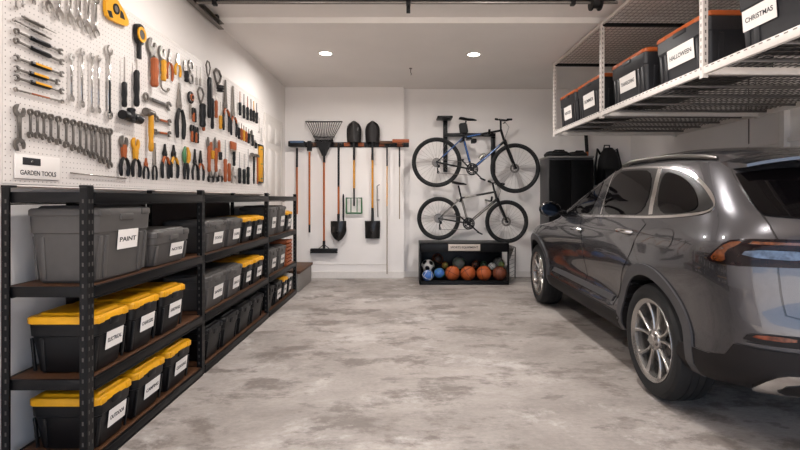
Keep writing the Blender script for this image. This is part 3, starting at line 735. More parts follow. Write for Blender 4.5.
for px, a, b, lb in [(192.5, 107, 122, 'small black clamp below the snips'), (191, 124, 142, 'small orange and black clamp under the black clamp'), (195, 126, 143, 'right-hand small orange clamp in the middle row')]:
    t, L = hang('spring_clamp', lb, 'clamp', px, a, b); wd = wpx(px, 4)
    MB().prism(jaw_poly(0, L-wd*.5, wd*.5, 90, .4), -.003, -.016).build('jaw', B, t)
    grip(t, 0, L*.6, wd*.3*KR, O, 'grip', x=-wd*.2); grip(t, 0, L*.6, wd*.3*KR, B, 'grip', x=wd*.25)
# hook, slanted wrench and stubby wrenches
t, L = hang('wire_hook', 'small chrome hook holder above the slanted wrench', 'hook', 162, 80, 91)
MB().tube([(-.04, -.01, L), (-.04, -.01, L*.3), (-.02, -.012, L*.1), (.03, -.012, 0), (.07, -.012, L*.15), (.075, -.012, L*.4)], .006, 8).ball((.075, -.012, L*.35), .013, u=10, v=8).build('hook', M_STEEL, t)
for p0, p1, lb, wd in [((141.5, 96), (169.5, 107), 'wide slanted grey wrench in the middle of the board', .075), ((153, 118.5), (169.5, 123), 'upper of two stubby dark wrenches lying level', .055), ((152, 131.5), (169.5, 134.5), 'lower of two stubby wrenches with orange mark lying level', .05)]:
    t, L = span('stubby_wrench', lb, 'wrench', p0, p1)
    wrench(t, L, wd, 'open', 'ring', M_DSTEEL, 60); MB().box((0, -.017, L*.5), (wd*.3, .006, L*.42), bev=.002).build('inlay', O if wd < .07 else M_GREY, t)
T('hammer', 146, 109, 151.5, 11, 'claw hammer with yellow and orange handle', Y_, M_DSTEEL, hh=.2)
# lower row of pliers
T('pliers', 122, 135, 176, 9.5, 'nearest pliers in the bottom row, orange throat and black handles', B, M_DSTEEL, neck=O)
T('pliers', 133.8, 137, 177, 9, 'pliers with yellow jaws and black handles in the bottom row', B, Y_, neck=Y_)
T('pliers', 144.3, 158, 179, 6, 'small black pliers with orange pivot in the bottom row', B, O, fj=.3)
T('pliers', 153, 143, 180, 5.5, 'needle nose pliers with thin steel nose in the bottom row', B, M_STEEL, fj=.55, spread=.9)
T('pliers', 163.3, 144, 178.5, 8.5, 'stout black pliers with orange inlay, left of two', B, B, fj=.28, accent=O)
T('pliers', 172.2, 145, 178, 8.5, 'stout black pliers with yellow inlay, right of two', B, B, fj=.28, accent=Y_)
t, L = hang('multi_shears', 'green, yellow and black garden shears in the bottom row', 'shears', 184, 147, 179.5)
for s_, m_ in ((-1, M_GREEN), (1, Y_)):
    h = MB().tube([(s_*.02, -.018, L), (s_*.045, -.02, L*.8), (s_*.04, -.02, L*.6), (s_*.025, -.018, L*.5)], [.010, .018, .018, .011], 8).build('head_half', m_, t)
    MB().tube([(s_*.025, -.016, L*.52), (s_*.035, -.018, L*.3), (s_*.032, -.016, 0)], [.012, .015, .010], 8).build('handle', B, t)
T('pliers', 193.5, 149, 180, 6.5, 'black secateurs left of the orange ringed pair, bottom row', B, B, fj=.4, name='secateurs')
T('pliers', 199.3, 150.5, 180.5, 6.5, 'black secateurs with orange inlay, bottom row', B, B, fj=.35, accent=O, name='secateurs')
# far lower cluster
T('longbar', 206.8, 137, 172, 3.4, 'long black and orange file, first of the far lower cluster', O, name='file', frac=.75)
T('longbar', 209.8, 142, 159, 4, 'orange and yellow scraper beside the first long file', Y_, name='scraper', frac=.5, ms=O)
T('pliers', 209.3, 170, 182, 6, 'small steel pliers hanging under the first long file', B, M_DSTEEL, fj=.35)
T('longbar', 213.8, 137.5, 172, 3.2, 'second long black and orange file of the far lower cluster', O, name='file', frac=.7)
T('pliers', 214, 171, 182, 4.5, 'small pliers hanging under the second long file', B, M_DSTEEL, fj=.35)
T('longbar', 218, 140, 160, 3.6, 'black handled orange trowel blade in the far lower cluster', B, name='scraper', frac=.4, ms=O)
T('pliers', 218.8, 169, 181.5, 5, 'small pliers under the trowel blade in the far lower cluster', B, M_STEEL, fj=.4)
T('screwdriver', 223, 140, 182, 3.4, 'long orange handled screwdriver in the far lower cluster', O, frac=.55)
T('screwdriver', 227, 145, 181.5, 3.2, 'orange and black screwdriver right of the long orange one', O, frac=.5)
T('brush', 232, 142, 166, 5, 'wide orange brush hanging bristles up in the far lower cluster', B, name='paint_brush', cat='brush')
T('pliers', 232, 167, 183, 5, 'small steel pliers hanging under the orange brush', M_STEEL, M_STEEL, fj=.4)
for i, (px, a, b) in enumerate([(237.4, 152, 183.5), (242, 154, 184), (246, 149, 184.5)]):
    T('screwdriver', px, a, b, 3.2, '%s of three black screwdrivers with orange collars, bottom row' % ORD[i], B, frac=.5); 
T('hammer', 251.2, 153, 184, 4.2, 'small hammer with black and orange handle near the yellow level', B, hh=.14)
T('hammer', 255.2, 154, 184, 3.6, 'small hammer with orange handle next to the yellow level', O, hh=.12)
t, L = hang('spirit_level', 'upright yellow spirit level at the far end of the pegboard', 'level', 259.6, 145, 183); wd = wpx(259.6, 4.6)
b_ = MB().box((0, -.012, L/2), (wd*.7, .022, L*.94), bev=.003).build('body', Y_, t)
MB().box((wd*.42, -.012, L/2), (wd*.16, .024, L*.94), bev=.002).build('edge', B, t)
for z in (.12, .5, .88): MB().cyl((-wd*.2, -.024, L*z), (wd*.2, -.024, L*z), .006, n=8).build('vial', M_GREEN, b_)
for z in (.015, .985): MB().box((0, -.012, L*z), (wd*.9, .026, L*.04), bev=.003).build('end_cap', B, t)

# ------------------------------------------------------------------ tool rail and long tools on the back wall
YT = 7.86
def BW(px, py, Y=YT): return (px-VX)*Y/F, H+(VY-py)*Y/F
x0, zr = BW(290, 144.5); x1, _ = BW(409, 144.5)
rl = thing('tool_rail', 'black and orange wall rail holding the long garden tools', 'rail', ((x0+x1)/2, YC, zr))
MB().box((0, -.012, 0), (x1-x0, .024, .085), bev=.004).build('rail', M_SATIN, rl)
for px in (300, 313, 337, 347, 361, 382, 400):
    x = BW(px, 0)[0]-(x0+x1)/2
    MB().box((x, -.028, 0), (.10, .012, .06), bev=.003).build('insert', M_BOARD if px < 340 else M_ORG, rl)
for px in (297, 309.5, 324, 338, 354, 372.5, 387, 399.5):
    x = BW(px, 0)[0]-(x0+x1)/2
    MB().box((x-.045, -.045, 0), (.014, .06, .04), bev=.004).box((x+.045, -.045, 0), (.014, .06, .04), bev=.004).box((x, -.02, 0), (.1, .012, .04)).build('clip', M_BLACK, rl)
ZR = YT-.05
def long_tool(name, label, cat, px, pbm, Y=ZR):
    x, z = BW(px, pbm, Y); return thing(name, label, cat, (x, Y, z)), x, z
def zz(py, z, Y=ZR): return H+(VY-py)*Y/F-z
def shaft(t, z0, z1, m, r=.016, name='handle', x0=0, x1=0): return MB().tube([(x0, 0, z0), (x0+(x1-x0)*.5, 0, (z0+z1)/2), (x1, 0, z1)], r, 10).build(name, m, t)
# floor brush, head up
t, x, z = long_tool('floor_brush', 'leftmost long tool, blue and black brush head up on an orange handle', 'brush', 297, 214)
shaft(t, 0, zz(166, z), M_WOOD); shaft(t, zz(166, z)-.02, zz(148, z), M_BLACK, .018, 'socket')
h = MB().box((.0, -.01, zz(144, z)), (.27, .09, .09), bev=.015).build('brush_block', M_BLACK, t)
MB().box((.01, -.0605, zz(142.3, z)), (.22, .02, .035), bev=.005).build('bristles', mat('dusty_blue', '#4d6480', .6), h)
# hoe
t, x, z = long_tool('hoe', 'orange handled hoe with black tip, second from the left on the rail', 'hoe', 309.5, 232.5)
shaft(t, .12, zz(152, z), M_WOOD); shaft(t, 0, .13, M_BLACK, .017, 'tip')
MB().prism([(-.04, zz(151, z)), (.04, zz(151, z)), (.03, zz(141, z)), (-.03, zz(141, z))], -.02, .01).build('blade', M_SATIN, t)
# leaf rake
t, x, z = long_tool('leaf_rake', 'black fan-shaped leaf rake hanging tines up', 'rake', 324, 215, ZR-.02)
shaft(t, 0, zz(162, z), M_WOOD); shaft(t, zz(162, z)-.01, zz(150, z), M_BLACK, .02, 'socket')
zt, zb_ = zz(122, z), zz(152, z)
for i in range(16):
    u = -1+2*i/15
    MB().tube([(u*.03, 0, zb_), (u*.16, -.005, zz(137, z)), (u*.295, -.012, zt)], [.008, .006, .005], 6).build('tine', M_SATIN, t)
MB().tube([(-.30, -.008, zt), (0, -.012, zt-.004), (.30, -.008, zt)], .011, 6).tube([(-.17, 0, zz(137, z)), (0, -.006, zz(137.5, z)), (.17, 0, zz(137, z))], .009, 6).tube([(-.15, 0, zz(141, z)), (.15, 0, zz(141, z))], .014, 6).prism([(-.13, zz(142, z)), (.13, zz(142, z)), (.03, zz(156, z)), (-.03, zz(156, z))], -.012, .004).build('brace', M_SATIN, t)
# push broom
t, x, z = long_tool('push_broom', 'push broom with wide black head hanging head down below the rake', 'broom', 324, 253, YT-.018)
shaft(t, .1, zz(150, z), M_WOOD, .015)
MB().cyl((0, 0, .06), (0, 0, .2), .022, n=10).tube([(-.1, 0, .06), (0, 0, .14), (.1, 0, .06)], .008, 6).build('socket', M_BLACK, t)
b_ = MB().box((0, 0, .055), (.44, .06, .04), bev=.008).build('broom_block', M_BLACK, t)
MB().prism([(-.20, .04), (.20, .04), (.22, 0), (-.22, 0)], -.035, .035).build('bristles', M_RUB, b_)
# pointed spade, head down
def spade(t, wd, ht, m, pointed=True, up=False, z0=0, name='blade', mi=None):
    mb = MB(); n = 10; rows = []
    for j in range(9):
        v = j/8; k = v if not up else v
        if pointed:
            hw = wd/2*(min(1, (v/.45)**.55) if v < .45 else 1)
        else: hw = wd/2*(1-.06*(1-v))
        if up: hw = wd/2*(1 if v < .55 else max(.05, (1-((v-.55)/.45)**2.2))**.5)*(.93+.07*min(1, v*3))
        zz_ = z0+v*ht
        rows.append([(hw*(-1+2*i/n), -.045*(1-(-1+2*i/n)**2)*(.3+.7*(1-abs(v-.5))) if not up else -.05+.05*(-1+2*i/n)**2, zz_) for i in range(n+1)])
    vs = [p for r_ in rows for p in r_]; off = len(vs)
    vs2 = [(p[0], p[1]+.006, p[2]) for p in vs]
    fs = []
    for j in range(8):
        for i in range(n):
            a = j*(n+1)+i; q = (a, a+1, a+n+2, a+n+1); fs += [q, tuple(k+off for k in q[::-1])]
    for j in range(8):
        for i in (0, n):
            a = j*(n+1)+i; fs.append((a, a+n+1, a+n+1+off, a+off))
    for i in range(n):
        for j in (0, 8):
            a = j*(n+1)+i; fs.append((a, a+1, a+1+off, a+off))
    mb.poly(vs+vs2, fs)
    return mb.build(name, m, t, angle=60)
M_BLADE = mat('painted_blade', '#2b2928', .25, metal=.5, var=.35, scale=9)
t, x, z = long_tool('digging_spade', 'pointed dark spade hanging head down beside the rake', 'spade', 338.5, 241.5)
spade(t, .25, zz(221, z), M_BLADE); shaft(t, zz(223, z), zz(186, z), M_WOOD, .017); shaft(t, zz(187, z), zz(143, z), M_BLACK, .017, 'upper_handle')
MB().tube([(0, -.02, zz(234, z)), (0, -.012, zz(214, z))], [.012, .022], 10).build('socket', M_BLACK, t)
t, x, z = long_tool('dibber', 'short thin black rod hanging right of the pointed spade', 'rod', 343.3, 221, YT-.01)
MB().tube([(0, 0, 0), (0, 0, .03), (0, 0, zz(196, z)), (0, 0, zz(194, z))], [.005, .014, .014, .008], 8).build('rod', M_BLACK, t)
# two round shovels head up
for px, tp, lb, mm in [(354, 121.5, 'round shovel head up, left of two, worn grey blade', M_BLADE), (372.5, 121.5, 'round shovel head up, right of two, dark blade', mat('dark_blade', '#1b1716', .45, metal=.3, var=.2))]:
    t, x, z = long_tool('round_shovel', lb, 'shovel', px, 160, ZR-.02)
    spade(t, .24 if px < 360 else .235, zz(tp, z)-zz(142.5, z), mm, up=True, z0=zz(142.5, z))
    shaft(t, 0, zz(141, z), M_BLACK, .018); MB().tube([(0, -.03, zz(141, z)), (0, -.035, zz(134, z))], [.02, .008], 8).build('socket', M_BLACK, t)
# green fork, head down
t, x, z = long_tool('garden_fork', 'yellow handled fork with square green head hanging down', 'fork', 354, 214, YT-.01)
shaft(t, zz(188, z), zz(158, z), M_YHAND, .016); shaft(t, zz(206, z), zz(187, z), M_SATIN, .014, 'lower_shaft')
mb = MB(); hw = .125; zt = zz(198, z)
mb.tube([(-hw, 0, .01), (-hw, 0, zt), (hw, 0, zt), (hw, 0, .01)], .014, 8).tube([(-hw, 0, .014), (hw, 0, .014)], .014, 8)
mb.build('frame', M_GREEN, t)
for xx in (-.05, .05): MB().tube([(xx, -.004, .01), (xx, -.004, zt)], .007, 6).build('tine', M_GREEN, t)
# square shovel, head down
t, x, z = long_tool('square_shovel', 'square dark shovel on a yellow handle hanging head down', 'shovel', 372.5, 238.5, YT-.01)
spade(t, .25, zz(221, z), M_BLADE, pointed=False); shaft(t, zz(210, z), zz(150, z), M_YHAND, .017)
MB().tube([(0, -.022, zz(232, z)), (0, -.014, zz(220, z)), (0, 0, zz(208, z))], [.012, .024, .02], 10).box((0, .0, zz(221.5, z)), (.25, .03, .02), bev=.005).build('socket', M_SATIN, t)
t, x, z = long_tool('hand_hook', 'small steel hook tool hanging right of the square shovel', 'hook', 377.8, 217, YT-.01)
MB().tube([(0, 0, 0), (-.01, 0, zz(200, z)), (-.012, 0, zz(186, z)), (.03, 0, zz(184.5, z))], .008, 6).box((.005, 0, zz(200, z)), (.05, .012, .02), bev=.003).build('rod', M_DSTEEL, t)
# thin hooks at right
t, x, z = long_tool('long_hoe', 'thin long pole with orange and black head reaching almost to the floor', 'hoe', 387, 274)
shaft(t, 0, zz(205, z), mat('pale_pole', '#8d7a66', .4), .008); shaft(t, zz(205, z)-.02, zz(165, z), M_YHAND, .009, 'middle_handle'); shaft(t, zz(166, z), zz(147, z), M_BLACK, .013, 'socket')
MB().box((0, -.01, zz(142.5, z)), (.24, .05, .045), bev=.008).build('head', M_BOARD, t)
t, x, z = long_tool('garden_rake', 'thin handled rake with orange bar head at the right end of the rail', 'rake', 399.5, 219, ZR-.06)
shaft(t, 0, zz(166, z), mat('pale_pole', '#8d7a66', .4), .008); shaft(t, zz(167, z), zz(147, z), M_BLACK, .013, 'socket')
MB().box((.02, -.015, zz(141.5, z)), (.27, .05, .055), bev=.008).build('head', M_ORG, t)
# ------------------------------------------------------------------ bicycles on the wall
YBK = 7.55
def bike(label, J, rw, fr_m, accent, wheel_r, rot=0, bottle=False):
    """J: joints in photo pixels on the bicycle's plane"""
    bx, bz = BW(*J['bb'], YBK)
    t = thing('bicycle', label, 'bicycle', (bx, YBK, bz), group='bicycles on the wall')
    def P(k, y=0): a = BW(*(J[k] if isinstance(k, str) else k), YBK); return Vector((a[0]-bx, y, a[1]-bz))
    def wheel(k, rear):
        c = P(k); rr_ = wheel_r
        tp = 2*pi/40
        w_ = MB().ring(c, rr_-.025, .027, 56, 10).build('tire', M_RUB, t)
        MB().ring(c, rr_-.052, .013, 56, 8).build('rim', M_SATIN, w_)
        q = MB()
        for i in range(28):
            a = 2*pi*i/28; b = a+(.5 if i % 2 else -.5)
            q.cyl(c+Vector((.022*cos(b), .025*(-1)**(i//2), .022*sin(b))), c+Vector(((rr_-.055)*cos(a), 0, (rr_-.055)*sin(a))), .0016, n=4)
        q.build('spokes', M_STEEL, w_)
        h = MB().cyl(c+Vector((0, -.06, 0)), c+Vector((0, .06, 0)), .018, n=12)
        h.cyl(c+Vector((0, -.07, 0)), c+Vector((0, -.055, 0)), .011, n=10)
        flat = MB()
        h.build('hub', M_SATIN, w_)
        d = MB(); M = Matrix.Translation(c+Vector((0, .04, 0))) @ Matrix.Rotation(pi/2, 4, 'X')
        d.lathe([(.045, 0), (.075, 0), (.075, .003), (.045, .003), (.045, 0)], 24, M).build('brake_rotor', M_DSTEEL, w_)
        if rear:
            s = MB()
            for j, rc in enumerate((.055, .048, .041, .034, .028)):
                flat_ = Matrix.Translation(c+Vector((0, -.022-.007*j, 0))) @ Matrix.Rotation(pi/2, 4, 'X')
                s.lathe([(.01, 0), (rc, 0), (rc, .003), (.01, .003)], 20, flat_)
            s.build('cassette', M_DSTEEL, w_)
    wheel('rear', True); wheel('front', False)
    m = MB(); tr = .017
    m.tube([P('bb'), P('seat')], tr*1.02, 10).tube([P('seat'), P('ht')], tr, 10).tube([P('hb'), P('bb')], tr*1.25, 10).tube([P('ht')+Vector((0, 0, .015)), P('hb')-Vector((0, 0, .015))], tr*1.2, 10)
    for s in (-1, 1):
        m.tube([P('bb', s*.035), P('rear', s*.06)], .011, 8).tube([P('seat', s*.02), P('rear', s*.06)], .009, 8)
    m.ring(P('bb'), .018, .012, 14, 6)
    m.cyl(P('bb', -.04), P('bb', .04), .024, n=12)
    f = m.build('frame', fr_m, t)
    mid = lambda a, b, u: P(a)*(1-u)+P(b)*u
    off = Vector((0, -.0145, 0))
    if accent:
        MB().tube([mid('hb', 'bb', .15)+off, mid('hb', 'bb', .9)+off], .0105, 8).tube([mid('seat', 'ht', .1)+off*.6, mid('seat', 'ht', .45)+off*.6], .012, 8).tube([mid('bb', 'seat', .25)+off*.6, mid('bb', 'seat', .95)+off*.6], .012, 8).tube([P('seat', -.028), (P('seat', -.028)*.2+P('rear', -.068)*.8)], .007, 8).build('stripe', accent, f)
    m = MB()
    for s in (-1, 1): m.tube([P('hb', s*.045), (P('hb', s*.05)+P('front', s*.055))/2, P('front', s*.055)], [.019, .017, .012], 10)
    m.tube([P('hb', -.05), P('hb', .05)], .02, 10).build('fork', M_SATIN, t)
    MB().tube([P('seat'), P('sad')], .0135, 10).build('seatpost', M_SATIN, t)
    s0, s1 = P('s0'), P('s1'); c = (s0+s1)/2; Ls = (s1-s0).length
    m = MB(); rows = []
    for u, hw, dz, th in ((0, .05, .012, .02), (.08, .072, .018, .03), (.25, .07, .012, .034), (.5, .038, .002, .03), (.8, .022, .0, .026), (1, .012, -.008, .014)):
        cc = s0*(1-u)+s1*u
        rows.append((cc, hw, dz, th))
    vs = []; fs = []
    for cc, hw, dz, th in rows:
        for k in range(10):
            a = 2*pi*k/10; vs.append((cc.x, hw*cos(a), cc.z+dz+th*.7*sin(a)))
    for i in range(len(rows)-1):
        for k in range(10): fs.append((i*10+k, i*10+(k+1) % 10, (i+1)*10+(k+1) % 10, (i+1)*10+k))
    fs += [tuple(range(9, -1, -1)), tuple(range(50, 60))]
    m.poly(vs, fs).build('saddle', M_BLACK, t, angle=60)
    if bottle: MB().box(P('sad')*.55+P('seat')*.45+Vector((-.02, 0, .0)), (.13, .09, .17), Euler((0, R(-8), 0)), bev=.03).build('saddle_bag', M_RUB, t)
    # stem and bar (turned flat against the wall a little)
    st = P('stem')
    MB().tube([P('ht'), P('ht')+(st-P('ht'))*.55, st], .016, 10).build('stem', M_SATIN, t)
    b0, b1 = P('b0'), P('b1'); c = st
    mb = MB().tube([Vector((b0.x, -.13, b0.z)), Vector((c.x*.5+b0.x*.5, -.06, c.z+.006)), c, Vector((c.x*.5+b1.x*.5, .06, c.z+.006)), Vector((b1.x, .13, b1.z))], .011, 10)
    hb_ = mb.build('handlebar', M_SATIN, t)
    for e, s in ((b0, -1), (b1, 1)):
        MB().tube([Vector((e.x, s*.135, e.z)), Vector((e.x*.6+c.x*.4, s*.075, e.z*.6+c.z*.4+.004))], .017, 10).build('grip', M_RUB, hb_)
        MB().tube([Vector((e.x*.5+c.x*.5, s*.14, c.z)), Vector((c.x+.07, s*.16, c.z-.02)), Vector((c.x+.12, s*.2, c.z-.005))], .006, 6).build('brake_lever', M_SATIN, hb_)
    MB().tube([c+Vector((.02, -.13, -.01)), c+Vector((.11, -.1, -.12)), c+Vector((.06, -.05, -.28)), P('hb')+Vector((.02, -.03, -.02))], .003, 5).build('brake_cable', M_RUB, t)
    # crank
    m = MB(); M = Matrix.Translation(P('bb', -.05)) @ Matrix.Rotation(pi/2, 4, 'X')
    m.lathe([(.072, 0), (.095, 0), (.095, .004), (.072, .004), (.072, 0)], 32, M).lathe([(.052, .008), (.068, .008), (.068, .011), (.052, .011), (.052, .008)], 28, M).lathe([(0, 0), (.025, 0), (.025, .014), (0, .014)], 16, M)
    for i in range(5):
        a = 2*pi*i/5; m.cyl(P('bb', -.055)+Vector((.02*cos(a), 0, .02*sin(a))), P('bb', -.055)+Vector((.085*cos(a), 0, .085*sin(a))), .008, n=6)
    cr = m.build('chainring', M_SATIN, t)
    pe = P('ped', -.075); po = P('bb')*2-P('ped'); po.y = .075
    MB().tube([P('bb', -.065), pe], [.014, .010], 8).build('crank_arm', M_SATIN, cr); MB().tube([P('bb', .065), po], [.014, .010], 8).build('crank_arm', M_SATIN, cr)
    MB().box(pe+Vector((0, -.04, 0)), (.09, .08, .022), Euler((0, R(25), 0)), bev=.006).build('pedal', M_BLACK, cr); MB().box(po+Vector((0, .04, 0)), (.09, .08, .022), bev=.006).build('pedal', M_BLACK, cr)
    rp = P('rear')
    dr = rp+Vector((.01, -.05, -.10))
    MB().tube([rp+Vector((0, -.045, -.02)), rp+Vector((.03, -.05, -.06)), dr, dr+Vector((.01, 0, -.06))], .010, 8).ring(rp+Vector((.03, -.045, -.065)), .014, .007, 12, 6).ring(dr+Vector((.01, 0, -.06)), .014, .007, 12, 6).build('derailleur', M_SATIN, t)
    bb = P('bb', -.05)
    MB().tube([rp+Vector((0, -.045, .05)), bb+Vector((0, 0, .094))], .004, 5).tube([dr+Vector((.01, 0, -.07)), bb+Vector((0, 0, -.094))], .004, 5).build('chain', M_DSTEEL, t)
    if bottle:
        p = mid('hb', 'bb', .62)+Vector((-.03, 0, .035)); dv = (P('hb')-P('bb')).normalized()
        MB().tube([p-dv*.06, p+dv*.02], .03, 10).ring(p+dv*.03, .03, .004, 16, 6).build('bottle_cage', M_DSTEEL, t)
    return t
bike('upper bicycle with black and blue frame hung on the wall', dict(rear=(436.7, 162.3), front=(515.2, 168.2), bb=(471.7, 169.4), seat=(463.2, 137.5), ht=(500.8, 130.5), hb=(504.6, 141), sad=(466, 121), s0=(459, 119.4), s1=(476.5, 119.8), stem=(500.6, 120.5), b0=(494, 120.5), b1=(513.5, 118), ped=(481.5, 179.5)), 0, M_SATIN, M_BLUE, .39, bottle=True)
bike('lower bicycle with smaller wheels and grey frame, above the ball bin', dict(rear=(438.7, 218.4), front=(506.7, 221.7), bb=(468.3, 223.4), seat=(461.2, 198), ht=(494.6, 192), hb=(497.2, 199), sad=(458.4, 185.5), s0=(452, 183.4), s1=(466.5, 184), stem=(492.6, 183), b0=(487, 181.6), b1=(506, 184), ped=(478.5, 232.5)), 0, mat('gunmetal', '#2a2928', .4, metal=.3), mat('dull_silver', '#8a8580', .35, metal=.3), .338)
# wall bracket
bx, bz = BW(471, 134, 7.9)
br = thing('bike_wall_rack', 'black steel wall bracket carrying the bicycles', 'wall bracket', (bx, YB, bz))
def Q(px, py, y): a = BW(px, py, y); return (a[0]-bx, y-YB, a[1]-bz)
for px, p0, p1 in ((445.5, 119, 172), (493.5, 134, 174)):
    a, b = Q(px, p0, 7.98), Q(px, p1, 7.98)
    MB().box(((a[0]+b[0])/2, -.03, (a[2]+b[2])/2), (.07, .05, abs(a[2]-b[2])), bev=.005).build('upright', M_SATIN, br)
a, b = Q(445, 134.5, 7.9), Q(496, 134.5, 7.9)
MB().box(((a[0]+b[0])/2, -.10, a[2]), (abs(b[0]-a[0]), .05, .055), bev=.005).build('cross_bar', M_SATIN, br)
a = Q(444.5, 118, 7.85)
MB().box((a[0], -.18, a[2]), (.25, .3, .035), bev=.012).build('cradle', M_BLACK, br)
for px, py in ((462, 140.5), (487, 134)):
    a = Q(px, py, 7.7); MB().tube([(a[0], -.1, a[2]+.01), (a[0], -.45, a[2]-.02), (a[0], -.55, a[2]-.02), (a[0], -.58, a[2]+.04)], .02, 10).build('arm', M_SATIN, br)
for px, py in ((474, 141), (469, 138)):
    a = Q(px, py, 7.72); MB().box((a[0], -.3, a[2]), (.07, .2, .06), bev=.01).build('clamp', M_BLACK, br)
for px in (458, 487):
    a = Q(px, 200, 7.9); MB().tube([(a[0], -.0, a[2]), (a[0], -.46, a[2]-.02), (a[0], -.56, a[2]-.01), (a[0], -.6, a[2]+.05)], .016, 10).build('lower_arm', M_SATIN, br)

# ------------------------------------------------------------------ ball bin
YBN = 7.27
xa, xb = (419.5-VX)*YBN/F, (509-VX)*YBN/F
zt = H+(VY-243.3)*YBN/F; wd = xb-xa; dpb = .55
bn = thing('ball_bin', 'low black bin of sports balls under the bicycles', 'bin', ((xa+xb)/2, YBN, 0))
MB().box((0, dpb/2, .02), (wd, dpb, .04), bev=.004).build('base', M_SATIN, bn)
MB().box((0, dpb-.008, zt/2), (wd, .016, zt), bev=.002).build('back_panel', M_SATIN, bn)
hd = MB().box((0, .008, zt-.065), (wd, .016, .13), bev=.003).build('header', M_SATIN, bn)
sg = MB().box((0, -.003, zt-.063), (.48, .006, .10), bev=.001).build('sign', mat('sign_grey', '#b5aaa0', .6), hd)
text('SPORTS EQUIPMENT', .42, .036, M_INK, sg, Matrix.Translation((0, -.0065, zt-.063)))
for sx in (-1, 1):
    for y in (.012, dpb-.012): MB().box((sx*(wd/2-.012), y, zt/2), (.024, .024, zt), bev=.003).build('post', M_SATIN, bn)
for z in (.055, zt-.008):
    MB().box((0, .01, z), (wd, .02, .018), bev=.003).build('rail', M_SATIN, bn)
MB().box((0, dpb/2, zt-.008), (wd, dpb, .014), bev=.003).build('top', M_SATIN, bn)
MB().box((-wd/2+.006, dpb/2, zt/2), (.012, dpb, zt), bev=.002).build('side_panel', M_SATIN, bn)
q = MB(); sl = .21                                              # wire side splayed outwards
for i in range(9): q.cyl((wd/2, .02+i*.06, .02), (wd/2+sl*(.02+i*.06)/dpb, .02+i*.06, zt-.03-.01*i), .004, n=5)
for i in range(9):
    z = .04+i*.065; q.cyl((wd/2, .02, z), (wd/2+sl, .5, z*.93), .004, n=5)
q.tube([(wd/2, .02, zt-.03), (wd/2+sl, .5, zt-.11), (wd/2+sl*.98, .5, .02), (wd/2, .02, .02)], .010, 6, closed=True)
q.build('wire_side', M_DSTEEL, bn)
ICO = [Vector(v).normalized() for v in [(0, s, t*1.618) for s in (-1, 1) for t in (-1, 1)]+[(s, t*1.618, 0) for s in (-1, 1) for t in (-1, 1)]+[(t*1.618, 0, s) for s in (-1, 1) for t in (-1, 1)]]
def ball(px, py, Y, r, label, kind, m1, m2=None, rot=(0, 0, 0)):
    x, z = BW(px, py, Y)
    t = thing(kind, label, 'ball', (x, Y, max(z, r+.042)), rot, 'balls in the black bin')
    if kind == 'soccer_ball':
        b = MB(); g = bmesh.ops.create_icosphere(b.bm, subdivisions=5, radius=r)
        for f in b.bm.faces:
            c = f.calc_center_median().normalized()
            if max(c.dot(v) for v in ICO) > .935: f.material_index = 1
        b.build('skin', [m1, m2], t, angle=180)
    else:
        b = MB().ball((0, 0, 0), r, u=28, v=18).build('skin', m1, t, angle=180)
        s = MB(); s.ring((0, 0, 0), r, .0035, 36, 6, 'y').ring((0, 0, 0), r, .0035, 36, 6, 'z')
        for sg_ in (-1, 1):
            pts = []
            for i in range(36):
                a = 2*pi*i/36; v = Vector((sg_*(.62+.22*cos(2*a)), .8*cos(a), .8*sin(a))).normalized()*r; pts.append(v)
            s.tube(pts, .0035, 6, closed=True)
        s.build('seams', m2 or M_BLACK, b)
    return t
M_BASK = mat('basketball_leather', '#9c4a1e', .6, var=.12, scale=120, bump=.4)
M_BASKD = mat('dark_basketball_leather', '#633019', .6, var=.15, scale=120, bump=.4)
M_WHITE = mat('white_leather', '#d9d4cd', .45)
M_BALLB = mat('blue_leather', '#3b66a8', .45, var=.35, scale=9)
M_BALLG = mat('grey_leather', '#6d6c68', .5, var=.3, scale=9)
M_BALLK = mat('dark_ball_leather', '#2c2624', .5, var=.3, scale=9)
M_BALLN = mat('green_orange_leather', '#7d7a3c', .5, var=.6, scale=10)
ball(427.8, 265.8, 7.53, .102, 'black and white soccer ball at the left end of the ball bin', 'soccer_ball', M_WHITE, M_BLACK, (.4, .2, .5))
ball(427.8, 277.5, 7.38, .085, 'blue patterned ball under the soccer ball', 'volleyball', M_BALLB, M_WHITE, (.5, .3, 0))
ball(439.3, 273, 7.38, .078, 'smaller blue and white ball right of the soccer ball', 'volleyball', M_BALLB, M_GREEN, (.2, .9, .4))
for i, (px, py, m) in enumerate([(452.4, 275, M_BASK), (467.9, 275, M_BASK), (484, 274.5, M_BASK), (499.7, 275.5, M_BASKD)]):
    ball(px, py, 7.41, .117 if i < 3 else .111, ['first orange basketball from the left in the ball bin', 'second orange basketball from the left in the ball bin', 'third orange basketball from the left in the ball bin', 'darker basketball at the right end of the ball bin'][i], 'basketball', m, M_BLACK, (.3*i, .5+.4*i, .2))
ball(437.5, 259, 7.68, .085, 'dark ball with orange seams behind the soccer ball', 'kickball', M_BALLK, M_ORG, (.5, .6, .2))
ball(445, 265, 7.60, .05, 'small green and orange ball behind the first basketball', 'play_ball', M_BALLN, M_ORG, (.1, .4, .4))
ball(458.5, 263, 7.62, .10, 'grey green ball behind the first two basketballs', 'play_ball', M_BALLG, M_GREEN, (.9, .1, .4))
ball(475.5, 264.5, 7.62, .056, 'dark orange ball behind the second and third basketballs', 'play_ball', M_BALLK, M_ORG, (.3, .2, .9))
ball(484, 265, 7.64, .06, 'small green marked ball behind the third basketball', 'play_ball', M_BALLK, M_GREEN, (.3, .7, .9))
ball(492, 266, 7.60, .058, 'small white ball behind the right basketballs', 'play_ball', M_WHITE, M_BALLG, (.3, .7, .1))
